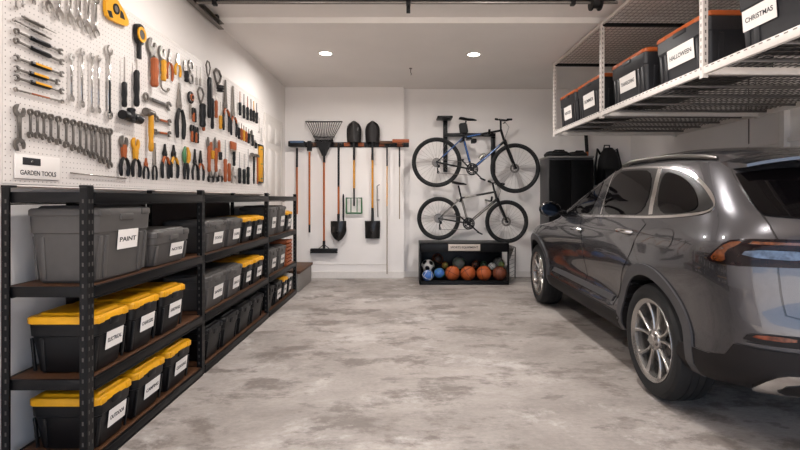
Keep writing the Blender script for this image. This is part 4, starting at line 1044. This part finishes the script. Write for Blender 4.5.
ball(498, 262.5, 7.71, .085, 'grey ball behind the darker basketball', 'play_ball', M_BALLG, M_BLACK, (.6, .3, .2))
ball(501.5, 264.5, 7.57, .045, 'small green and orange ball at the right end of the bin', 'play_ball', M_BALLN, M_GREEN, (.6, .3, .8))

# ------------------------------------------------------------------ tall cabinet, bags, pole, backpack
CX0, CX1, CY0, CY1, CZ = 2.245, 2.94, 7.5, 8.0, 1.97
cb = thing('storage_cabinet', 'tall black steel cabinet against the back wall behind the car', 'cabinet', ((CX0+CX1)/2, (CY0+CY1)/2, 0))
cw, cd = CX1-CX0, CY1-CY0
MB().box((0, .01, CZ/2), (cw, cd-.02, CZ), bev=.004).build('body', mat('grey_cabinet_paint', '#3a393b', .45, var=.04), cb)
MB().box((0, 0, CZ-.012), (cw+.02, cd+.02, .028), bev=.004).build('top', mat('cabinet_top', '#6f6b67', .45), cb)
for s in (-1, 1):
    dr = MB().box((s*cw/4, -cd/2+.0, CZ/2-.02), (cw/2-.006, .02, CZ-.08), bev=.003).build('door', mat('black_cabinet_door', '#060607', .55, var=.1, spec=.15), cb)
    MB().box((s*.03, -cd/2-.02, 1.05), (.012, .022, .16), bev=.004).build('handle', M_DSTEEL, dr)
for x, l, h, lb in ((2.42, .36, .085, 'flat black bag lying on the left of the tall cabinet'), (2.74, .28, .075, 'smaller flat black bag lying on the right of the tall cabinet')):
    t = thing('equipment_bag', lb, 'bag', (x, 7.68, CZ+.003))
    m = MB()
    loft(m, [(l*.9, .26, .05, 0), (l, .3, .07, h*.3), (l*.97, .29, .07, h*.6), (l*.8, .22, .06, h*.95), (l*.6, .14, .04, h)]); m.build('bag_body', M_RUB, t, angle=60)
    MB().tube([(-l*.25, -.12, h*.8), (-l*.2, -.14, h*1.05), (l*.2, -.14, h*1.05), (l*.25, -.12, h*.8)], .011, 6).build('carry_strap', M_SATIN, t)
t = thing('leaning_pole', 'long dark pole with orange collar standing beside the tall cabinet', 'pole', (3.03, 7.9, 0))
MB().tube([(0, 0, 0), (-.02, .05, 2.02)], .018, 10).build('shaft', mat('dark_wood', '#3d2a22', .5, var=.2), t)
MB().tube([(-.02, .05, 2.0), (-.021, .052, 2.09)], .024, 10).build('collar', M_ORG, t)
MB().tube([(-.021, .052, 2.08), (-.045, .06, 2.5)], .028, 10).build('grip', M_RUB, t)
bp = thing('backpack', 'black backpack hanging on the back wall beside the tall cabinet', 'backpack', (3.35, YB-.02, 1.45))
m = MB(); loft(m, [(.30, .16, .07, 0), (.36, .22, .09, .06), (.36, .24, .1, .3), (.32, .22, .1, .5), (.24, .17, .08, .62), (.12, .1, .05, .69)])
b_ = m.build('bag_body', M_RUB, bp, (0, -.12, 0), angle=60)
m = MB(); loft(m, [(.24, .08, .03, .06), (.26, .1, .04, .12), (.26, .1, .04, .28), (.22, .06, .03, .34)]); m.build('front_pocket', M_SATIN, b_, (0, -.12, 0), angle=60)
MB().tube([(-.05, -.03, .66), (-.04, -.05, .74), (.04, -.05, .74), (.05, -.03, .66)], .012, 8).build('loop', M_RUB, bp)
for s in (-1, 1): MB().tube([(s*.1, -.02, .6), (s*.16, -.06, .68), (s*.21, -.1, .4), (s*.19, -.06, .08)], .018, 8).build('shoulder_strap', M_RUB, bp)
# ------------------------------------------------------------------ the car (local: y forward, x right, z up)
CARX, CARY = 2.585, 4.58
car = thing('car', 'dark grey sport utility car parked on the right under the rack', 'car', (CARX, CARY, 0), (0, 0, R(-.8)))
M_PAINT = mat('grey_metallic_paint', '#464548', .27, metal=.72, var=.02, scale=3, coat=.9)
M_CLAD = mat('dark_cladding', '#171414', .6, var=.1, scale=80, spec=.25)
M_GLASS = mat('tinted_glass', '#060506', .03, var=.05, ior=1.22)
M_GLOSS = mat('gloss_black_trim', '#0c0c0e', .15, var=.05, coat=.5)
M_LENS = mat('amber_lens', '#52280f', .2, var=.6, scale=30, coat=.8)
M_LENSD = mat('smoked_lens', '#160c0d', .15, var=.5, scale=20, ior=1.3)
M_LENSW = mat('clear_lens', '#4a5462', .25, metal=.3, var=.5, scale=30, coat=.2)
YR_ = [(.28, -2.05), (.33, -2.22), (.40, -2.36), (.50, -2.405), (.65, -2.42), (.80, -2.395), (.95, -2.385), (1.05, -2.38), (1.13, -2.37), (1.19, -2.345), (1.24, -2.30), (1.32, -2.215), (1.42, -2.10), (1.52, -1.975), (1.58, -1.88), (1.62, -1.66), (1.65, -1.35), (1.668, -1.0), (1.675, -.8)]
YF_ = [(.28, 2.1), (.34, 2.26), (.45, 2.37), (.60, 2.40), (.75, 2.37), (.86, 2.28), (.93, 2.12), (.98, 1.85), (1.02, 1.5), (1.06, 1.18), (1.10, .95), (1.15, .78), (1.22, .62), (1.32, .40), (1.42, .17), (1.52, -.06), (1.58, -.22), (1.62, -.36), (1.65, -.50), (1.668, -.64), (1.675, -.76)]
WH_ = [(.28, .84), (.31, .90), (.38, .945), (.46, .95), (.56, .940), (.68, .945), (.80, .962), (.92, .974), (1.00, .975), (1.06, .965), (1.12, .94), (1.17, .915), (1.25, .885), (1.35, .838), (1.45, .79), (1.53, .745), (1.58, .705), (1.62, .64), (1.645, .56), (1.665, .42), (1.675, .28)]
NE = 3.2
RF_ = [(.28, .95), (.90, .95), (1.06, .70), (1.15, .45), (1.6, .40)]
def sec(z):
    yr, yf, w0 = interp(YR_, z), interp(YF_, z), interp(WH_, z)
    L = yf-yr; rr_, rf = .52, interp(RF_, z)
    k = min(1, L*.96/(rr_+rf)); return yr, yf, w0, rr_*k, rf*k
def bulge(y, z):
    b = 0
    for yc in (-1.42, 1.42):
        b += .018*math.exp(-((y-yc)/.42)**2)*math.exp(-((z-.78)/.2)**2)
    b -= .022*math.exp(-((y)/.75)**2)*math.exp(-((z-.60)/.10)**2)
    return b
def O(u, z):
    """outline point: u 0..1 rear corner, 1..2 side, 2..3 front corner (half with x >= 0)"""
    yr, yf, w0, rr_, rf = sec(z)
    if u <= 1:
        th = u*pi/2; x = w0*sin(th)**(2/NE); y = yr+rr_*(1-max(0, cos(th))**(2/NE))
    elif u <= 2:
        y = yr+rr_+(yf-rf-yr-rr_)*(u-1); x = w0
    else:
        th = (3-u)*pi/2; x = w0*sin(th)**(2/2.6); y = yf-rf*(1-max(0, cos(th))**(2/2.6))
    if u > .4 and u < 2.6: x += bulge(y, z)
    return x, y
def fside(y, z):
    yr, yf, w0, rr_, rf = sec(z)
    if y < yr+rr_:
        q = min(1, max(0, 1-(y-yr)/rr_)); x = w0*(max(0, 1-q**NE))**(1/NE)
    elif y > yf-rf:
        q = min(1, max(0, 1-(yf-y)/rf)); x = w0*(max(0, 1-q**2.6))**(1/2.6)
    else: x = w0
    return x+bulge(y, z)
zs = [.28, .295, .31, .33, .36, .40, .45, .5, .55, .6, .65, .7, .75, .8, .85, .89, .92, .945, .965, .985, 1.0, 1.015, 1.03, 1.045, 1.06, 1.08, 1.10, 1.12, 1.14, 1.165, 1.19, 1.22, 1.25, 1.29, 1.33, 1.37, 1.41, 1.45, 1.49, 1.53, 1.56, 1.585, 1.605, 1.62, 1.635, 1.648, 1.658, 1.668, 1.675]
us = [i/14 for i in range(15)]+[1+i/36 for i in range(1, 37)]+[2+i/14 for i in range(1, 15)]
bm = MB(); rings = []
for z in zs:
    half = [O(u, z) for u in us]
    pts = half+[(-x, y) for x, y in half[-2:0:-1]]
    rings.append([bm.bm.verts.new((x, y, z)) for x, y in pts])
n = len(rings[0])
for A, B_ in zip(rings, rings[1:]):
    for k in range(n): bm.bm.faces.new((A[k], A[(k+1) % n], B_[(k+1) % n], B_[k]))
bm.bm.faces.new(rings[0][::-1]); bm.bm.faces.new(rings[-1])
body = bm.build('body', M_PAINT, car, angle=180)
cut = MB()
for yc in (-1.42, 1.42):
    for s in (-1, 1): cut.cyl((s*.60, yc, .372), (s*1.2, yc, .372), .425, n=64)
cutter = cut.build('wheel_well_cutter', M_CLAD)
cutter.parent = car
md = body.modifiers.new('wells', 'BOOLEAN'); md.object = cutter; md.operation = 'DIFFERENCE'; md.solver = 'EXACT'
bpy.context.view_layer.update()
me = bpy.data.meshes.new_from_object(body.evaluated_get(bpy.context.evaluated_depsgraph_get()))
body.modifiers.clear(); body.data = me
if len(me.materials) < 2: me.materials.append(M_CLAD)
for p in me.polygons:
    c = p.center
    p.material_index = 1 if any(hypot(c.y-yc, c.z-.372) < .4245 and abs(c.x) > .58 for yc in (-1.42, 1.42)) or c.z < .285 else 0
me.shade_smooth(); me.set_sharp_from_angle(angle=R(38))
bpy.data.objects.remove(cutter)

def patch(name, poly, m, fmap, off=.004, th=.006, cell=.05, parent=None, sm=2, holes=()):
    """a thin panel lying on the body; poly in the patch's own 2-d coordinates, fmap(a, b, d) -> point d outside the skin"""
    if sm: poly = chaikin(poly, sm)
    loops = [poly]+[chaikin(h, sm) if sm else h for h in holes]
    vs, es = [], []
    for lp in loops:
        q = []
        for i, p in enumerate(lp):
            a, b = Vector(p), Vector(lp[(i+1) % len(lp)]); k = max(1, int((b-a).length/cell))
            q += [a+(b-a)*j/k for j in range(k)]
        o = len(vs); vs += q; es += [(o+i, o+(i+1) % len(q)) for i in range(len(q))]
    nb = len(vs)
    x0, x1 = min(p[0] for p in vs), max(p[0] for p in vs); y0, y1 = min(p[1] for p in vs), max(p[1] for p in vs)
    def inside(p, lp):
        r = False; j = len(lp)-1
        for i in range(len(lp)):
            if (lp[i][1] > p[1]) != (lp[j][1] > p[1]) and p[0] < (lp[j][0]-lp[i][0])*(p[1]-lp[i][1])/(lp[j][1]-lp[i][1])+lp[i][0]: r = not r
            j = i
        return r
    def dist(p): return min((Vector(p)-v).length for v in vs[:nb])
    nx, ny = int((x1-x0)/cell), int((y1-y0)/cell)
    for i in range(nx+1):
        for j in range(ny+1):
            p = (x0+(i+.5)*cell, y0+(j+.5)*cell)
            if inside(p, loops[0]) and not any(inside(p, h) for h in loops[1:]) and dist(p) > cell*.4: vs.append(Vector(p))
    V, E, Fc, *_ = delaunay_2d_cdt([Vector(v) for v in vs], es, [], 2 if holes else 1, 1e-5)
    mb = MB(); keep = []
    for f in Fc:
        c = sum((V[i] for i in f), Vector((0, 0)))/len(f)
        if inside(c, loops[0]) and not any(inside(c, h) for h in loops[1:]): keep.append(f)
    A = [mb.bm.verts.new(fmap(v[0], v[1], off)) for v in V]; B2_ = [mb.bm.verts.new(fmap(v[0], v[1], off-th)) for v in V]
    cnt = {}
    for f in keep:
        try: mb.bm.faces.new([A[i] for i in f]); mb.bm.faces.new([B2_[i] for i in f[::-1]])
        except ValueError: pass
        for i in range(len(f)):
            e = (f[i], f[(i+1) % len(f)]); k = tuple(sorted(e)); cnt.setdefault(k, []).append(e)
    for k, l in cnt.items():
        if len(l) == 1:
            a, b = l[0]
            try: mb.bm.faces.new((A[b], A[a], B2_[a], B2_[b]))
            except ValueError: pass
    for v in [v for v in mb.bm.verts if not v.link_faces]: mb.bm.verts.remove(v)
    return mb.build(name, m, parent or car, angle=50)
def normal_side(y, z, s):
    e = .004; dy = (fside(y+e, z)-fside(y-e, z))/(2*e); dz = (fside(y, z+e)-fside(y, z-e))/(2*e)
    return Vector((1, -dy, -dz)).normalized()
def SIDE(s):
    def f(y, z, d):
        nrm = normal_side(y, z, s); p = Vector((fside(y, z), y, z))+nrm*d; return (s*p.x, p.y, p.z)
    return f
def WRAP(s):
    def f(u, z, d):
        x, y = O(abs(u), z); sg = 1 if u >= 0 else -1
        e = .01; x1, y1 = O(min(3, abs(u)+e), z); x0, y0 = O(max(0, abs(u)-e), z)
        t = Vector((x1-x0, y1-y0, 0)).normalized(); xu, yu = O(abs(u), z+.004); xd, yd = O(abs(u), z-.004)
        up = Vector((xu-xd, yu-yd, .008)).normalized(); nrm = t.cross(up)
        if nrm.y > 0 and abs(u) < .6: nrm = -nrm
        if nrm.x < 0 and abs(u) >= .6: nrm = -nrm
        p = Vector((x, y, z))+nrm.normalized()*d; return (s*sg*p.x, p.y, p.z)
    return f
def FRONT(x, z, d):
    yr, yf, w0, rr_, rf = sec(z); q = min(1, abs(x)/w0); y = yf-rf*(1-(max(0, 1-q**2.6))**(1/2.6)); return (x, y+d*.8, z+d*.6)
def ring_poly(poly, k):
    c = Vector((sum(p[0] for p in poly)/len(poly), sum(p[1] for p in poly)/len(poly))); out = []
    n_ = len(poly)
    for i in range(n_):
        a, b, d_ = Vector(poly[i-1]), Vector(poly[i]), Vector(poly[(i+1) % n_])
        t = (d_-a).normalized(); nn = Vector((t.y, -t.x))
        if nn.dot(b-c) < 0: nn = -nn
        out.append(tuple(b+nn*k))
    return out
DLO = [(.56, 1.142), (.0, 1.150), (-.7, 1.168), (-1.37, 1.185), (-1.80, 1.222), (-1.90, 1.25), (-1.86, 1.29), (-1.68, 1.395), (-1.48, 1.475), (-1.18, 1.515), (-.75, 1.54), (-.40, 1.545), (-.08, 1.49), (.22, 1.345)]
FWIN = [(.50, 1.155), (.0, 1.162), (-.33, 1.168), (-.27, 1.50), (-.10, 1.475), (.18, 1.345)]
RWIN = [(-.55, 1.172), (-.9, 1.180), (-1.29, 1.192), (-1.13, 1.498), (-.8, 1.522), (-.42, 1.527)]
QWIN = [(-1.40, 1.20), (-1.62, 1.21), (-1.80, 1.238), (-1.72, 1.32), (-1.58, 1.40), (-1.44, 1.455), (-1.25, 1.492)]
DLO = [(y-.07*min(1, max(0, (-1.1-y)/.5)), z) for y, z in DLO]
QWIN = [(y-.07*min(1, max(0, (-1.25-y)/.35)), z) for y, z in QWIN]
for s in (-1, 1):
    S = SIDE(s)
    ch = patch('window_surround', ring_poly(DLO, .018), M_CHROME, S, .005, .008)
    patch('window_band', DLO, M_GLOSS, S, .008, .006, parent=ch)
    FD = [(.86, .46), (.30, .44), (-.22, .44), (-.22, 1.13), (.2, 1.125), (.62, 1.12), (.83, 1.02), (.90, .75)]
    RD = [(-.23, .44), (-.80, .44), (-.93, .58), (-1.02, .76), (-1.20, .90), (-1.27, 1.02), (-1.36, 1.165), (-.9, 1.15), (-.23, 1.133)]
    for nm, pl, win in (('front_door', FD, FWIN), ('rear_door', RD, RWIN)):
        patch('door_seam', ring_poly(pl, .006), M_GLOSS, S, .0012, .006, sm=1)
        d = patch(nm, ring_poly(pl, -.002), M_PAINT, S, .0035, .006, sm=1, cell=.04)
        patch('door_window', win, M_GLASS, S, .0115, .004, parent=d, sm=2)
        hy = -.10 if nm == 'front_door' else -1.10
        hz = 1.02 if nm == 'front_door' else 1.065
        x = fside(hy, hz)
        patch('handle_recess', [(hy-.11, hz-.035), (hy+.10, hz-.035), (hy+.11, hz+.02), (hy-.10, hz+.03)], M_GLOSS if 0 else M_PAINT, S, .0055, .004, parent=d)
        MB().tube([(s*(x-.002), hy-.10, hz), (s*(x+.028), hy-.08, hz+.003), (s*(x+.036), hy, hz+.005), (s*(x+.028), hy+.08, hz+.003), (s*(x-.002), hy+.10, hz)], [.010, .015, .016, .015, .010], 10).build('door_handle', M_CHROME, d)
    patch('door_divider', [(-.395, 1.535), (-.41, 1.535), (-.548, 1.166), (-.525, 1.166)], M_CHROME, S, .0125, .004, sm=0)
    patch('quarter_window', QWIN, M_GLASS, S, .0115, .004)
    patch('window_divider', [(-1.335, 1.19), (-1.385, 1.195), (-1.225, 1.505), (-1.165, 1.51)], M_CHROME, S, .0115, .004, sm=0)
    # cladding: arches, sill, lower door moulding
    for yc in (-1.42, 1.42):
        pl = [(yc+.50*cos(R(a)), .372+.50*sin(R(a))) for a in range(-6, 187, 8)]+[(yc+.426*cos(R(a)), .372+.426*sin(R(a))) for a in range(186, -7, -8)]
        patch('wheel_arch_trim', pl, mat('grey_cladding', '#3b3a3c', .45, var=.05, scale=60), S, .012, .02, sm=0)
    patch('sill_cladding', [(.93, .31), (-.93, .31), (-.97, .40), (-.92, .435), (.92, .435), (.97, .40)], M_CLAD, S, .012, .018, sm=0)
    patch('door_moulding', [(.78, .50), (-.82, .50), (-.86, .55), (.72, .55)], mat('grey_cladding', '#3b3a3c', .45), S, .012, .014, sm=0)
    if s < 0:
        fd_ = [(-1.53, 1.00), (-1.70, 1.00), (-1.735, 1.05), (-1.71, 1.115), (-1.55, 1.115), (-1.51, 1.06)]
        patch('fuel_door_seam', ring_poly(fd_, .005), M_GLOSS, S, .0012, .005, sm=2, cell=.03)
        patch('fuel_door', ring_poly(fd_, -.002), M_PAINT, S, .003, .005, sm=2, cell=.03)
    # mirror
    bx_, by_ = s*(fside(.5, 1.15)), .50
    mr = MB().tube([(bx_-s*.03, by_, 1.145), (bx_+s*.07, by_-.02, 1.16), (bx_+s*.1, by_-.03, 1.17)], [.035, .03, .035], 10).build('mirror_arm', M_GLOSS, car)
    m = MB(); m.ball((bx_+s*.17, by_-.03, 1.195), .1, (1.15, .62, .82), 24, 14)
    for v in m.bm.verts:
        if v.co.y < by_-.055: v.co.y = by_-.055
    m.build('mirror_housing', M_GLOSS, mr, angle=50)
    M = Matrix.Translation((bx_+s*.17, by_-.0555, 1.195)) @ Matrix.Rotation(pi/2, 4, 'X') @ Matrix.Diagonal((1.05, .75, 1, 1))
    MB().lathe([(0, 0), (.085, 0), (.085, .003), (0, .004)], 24, M).build('mirror_glass', mat('mirror_glass', '#202226', .05, metal=1, var=.01), mr)
    # roof rail
    TOPZ_ = [(-1.9, 1.585), (-1.3, 1.62), (-.4, 1.62), (-.1, 1.56), (.17, 1.44)]
    pts = []
    for i in range(21):
        y = .12-1.85*i/20; e = math.sin(pi*i/20)**.35 if 0 < i < 20 else 0
        z = min(1.585-.030*((y+.85)/.7)**2, interp(TOPZ_, y)-.03)
        pts.append((s*(fside(y, min(z, 1.60))+.006), y, z+.006+.014*e))
    MB().tube(pts, [.010 if i in (0, 20) else .015 for i in range(21)], 10).build('roof_rail', mat('satin_rail', '#7d7976', .3, metal=.9, var=.03), car)
    # tail lamp
    def YU(y, z):
        yr, yf, w0, rr_, rf = sec(z); q = max(0, min(1, 1-(y-yr)/rr_)); return math.acos(min(1, q**(NE/2)))/(pi/2)
    W = WRAP(s)
    TL = [(.875, .980), (.82, 1.03), (.755, 1.085), (.66, 1.10), (.45, 1.105), (.30, 1.105), (.30, .975), (.5, .972), (.74, .965)]
    tl = patch('tail_lamp', TL, M_LENSD, W, .010, .014, cell=.03, sm=1)
    patch('amber_element', [(.845, .985), (.80, 1.035), (.74, 1.078), (.66, 1.088), (.68, 1.068), (.75, 1.035), (.74, .98)], M_LENS, W, .0125, .004, cell=.02, sm=1, parent=tl)
    patch('clear_element', [(.66, 1.015), (.63, 1.05), (.34, 1.05), (.34, 1.005)], M_LENSW, W, .0125, .004, cell=.02, sm=1, parent=tl)
    patch('amber_line', [(.63, 1.075), (.61, 1.088), (.34, 1.09), (.34, 1.078)], M_LENS, W, .0125, .004, cell=.02, sm=0, parent=tl)
    # bumper reflector and exhaust
    patch('bumper_insert', [(.72, .60), (.67, .65), (.25, .655), (.25, .60)], M_CLAD, W, .010, .014, cell=.03, sm=1)
    patch('reflector', [(.66, .625), (.63, .645), (.45, .648), (.45, .625)], mat('dark_amber_lens', '#5c2a17', .2, var=.6, scale=40), W, .0125, .004, cell=.03, sm=1)
    patch('bumper_crease', [(.71, .585), (.69, .598), (.25, .602), (.25, .588)], M_PAINT, W, .012, .014, cell=.03, sm=0)
    ex = patch('exhaust_trim', [(.62, .365), (.53, .455), (.45, .48), (.22, .48), (.22, .375), (.4, .365)], M_CHROME, W, .030, .034, cell=.03, sm=1)
    patch('exhaust_opening', [(.50, .38), (.45, .44), (.26, .445), (.26, .385)], M_BLACK, W, .033, .006, cell=.03, sm=1, parent=ex)
# wraps round the whole tail (u from -1 to 1)
W = WRAP(1)
patch('rear_bumper_cladding', [(-1.03, .30), (1.03, .30), (1.03, .47), (.9, .485), (.80, .51), (.76, .575), (-.76, .575), (-.80, .51), (-.9, .485), (-1.03, .47)], M_CLAD, W, .008, .012, cell=.06, sm=0)
HG = [(.47, .70), (.475, .9), (.48, 1.09), (.53, 1.15), (.575, 1.23), (.62, 1.32), (.655, 1.42), (.65, 1.50)]
HG += [(-a, b) for a, b in HG[::-1]]
hatch = patch('tailgate', HG, M_PAINT, W, .006, .008, cell=.05, sm=1)
patch('tailgate_seam', [(a+(.007 if a > 0 else -.007), b+(.007 if b > 1.49 else -.007 if b < .71 else 0)) for a, b in HG], M_GLOSS, W, .003, .005, cell=.05, sm=1)
patch('rear_window', [(.55, 1.195), (.60, 1.27), (.63, 1.36), (.645, 1.46), (-.645, 1.46), (-.63, 1.36), (-.60, 1.27), (-.55, 1.195)], M_GLASS, W, .0105, .006, cell=.05, sm=1, parent=hatch)
patch('light_bar', [(.31, 1.095), (-.31, 1.095), (-.31, 1.04), (.31, 1.04)], M_LENSD, W, .010, .006, cell=.05, sm=0, parent=hatch)
patch('plate_recess', [(.20, .74), (.20, .90), (-.20, .90), (-.20, .74)], M_CLAD, W, .009, .004, cell=.05, sm=1, parent=hatch)
patch('windshield', [(-.78, 1.16), (.78, 1.16), (.66, 1.40), (.56, 1.53), (-.56, 1.53), (-.66, 1.40)], M_GLASS, FRONT, .006, .006, cell=.06, sm=1)
# roof spoiler
m = MB(); vs = []; fs = []
NS = 24
for i in range(NS+1):
    u = -1+2*i/NS; x = u*.71; c = .14*abs(u)**3
    for y, z in ((-1.62+c*.2, 1.615-.10*abs(u)**4), (-1.95+c, 1.575-.06*abs(u)**4), (-2.13+c, 1.535-.045*abs(u)**4), (-2.13+c, 1.518-.045*abs(u)**4), (-1.95+c, 1.50-.03*abs(u)**4), (-1.75+c*.2, 1.50)):
        vs.append((x, y, z))
for i in range(NS):
    for k in range(6): fs.append((i*6+k, i*6+(k+1) % 6, (i+1)*6+(k+1) % 6, (i+1)*6+k))
fs += [tuple(range(5, -1, -1)), tuple(range(NS*6, NS*6+6))]
m.poly(vs, fs).build('roof_spoiler', M_PAINT, car, angle=40)
# front end
patch('grille', [(-.5, .5), (.5, .5), (.55, .8), (-.55, .8)], M_CLAD, lambda x, z, d: FRONT(x, z, d), .008, .006, cell=.06, sm=1)
for s in (-1, 1):
    patch('head_lamp', [(2.35, .80), (2.75, .78), (2.75, .86), (2.4, .88)], M_LENSW, WRAP(s), .008, .006, cell=.05, sm=1)
# wheels
def wheel(x, y, s):
    M = Matrix.Translation((x, y, .372)) @ Matrix.Rotation(s*pi/2, 4, 'Y')      # local z -> outwards
    tp = [(.262, -.235), (.30, -.245), (.345, -.238), (.366, -.215), (.370, -.19), (.3705, -.17), (.366, -.168), (.366, -.162), (.3715, -.16), (.372, -.128), (.367, -.126), (.367, -.120), (.372, -.118), (.3715, -.085), (.366, -.083), (.366, -.077), (.370, -.075), (.368, -.045), (.355, -.018), (.335, -.004), (.31, 0), (.285, -.006), (.270, -.012), (.262, -.02), (.262, -.235)]
    t = MB().lathe(tp, 64, M).build('tire', M_RUB, car, angle=25)
    rm = MB().lathe([(.268, -.006), (.270, -.012), (.262, -.02), (.248, -.028), (.243, -.05), (.243, -.2), (.235, -.2), (.235, -.05), (.240, -.022), (.255, -.010), (.268, -.006)], 64, M)
    rm.build('wheel_rim', M_ALLOY, t)
    dk = MB().lathe([(0, -.11), (.238, -.11), (.238, -.12), (0, -.12)], 40, M).build('wheel_backing', M_SATIN, t)
    MB().lathe([(.07, -.085), (.165, -.085), (.165, -.10), (.07, -.10), (.07, -.085)], 40, M).build('brake_disc', M_DSTEEL, t)
    for k in range(10):
        c0 = 2*pi*(k//2)/5+(.5 if k % 2 else -.5)*.30; h = 1 if k % 2 else -1; sp = MB(); rows = []
        for u in (0, .2, .4, .6, .8, 1):
            r = .045+u*.204; a = c0+h*(.10*u+.06*u*u); hw = .0125-.004*math.sin(pi*u)+.009*u**4; dz = -.034-.012*math.sin(pi*u)+.014*u
            rows.append([M @ Vector((r*cos(a)-q*hw*sin(a), r*sin(a)+q*hw*cos(a), dz-e)) for q, e in ((-1, .008), (-.5, 0), (.5, 0), (1, .008), (.8, .045), (-.8, .045))])
        fs = []
        for i in range(5):
            for j in range(6): fs.append((i*6+j, i*6+(j+1) % 6, (i+1)*6+(j+1) % 6, (i+1)*6+j))
        fs += [(5, 4, 3, 2, 1, 0), tuple(range(30, 36))]
        sp.poly([p for q in rows for p in q], fs).build('spoke', M_ALLOY, t)
    MB().lathe([(0, -.012), (.03, -.013), (.036, -.02), (.062, -.030), (.070, -.045), (.070, -.08), (0, -.08)], 32, M).build('centre_cap', M_ALLOY, t)
    lg = MB()
    for k in range(5):
        a = 2*pi*(k+.5)/5; lg.cyl(M @ Vector((.052*cos(a), .052*sin(a), -.04)), M @ Vector((.052*cos(a), .052*sin(a), -.02)), .009, n=8)
    lg.build('wheel_nuts', M_DSTEEL, t)
M_ALLOY = mat('machined_alloy', '#a19d99', .27, metal=.85, var=.06, scale=40)
for y in (-1.42, 1.42):
    for s in (-1, 1): wheel(s*.958, y, s)
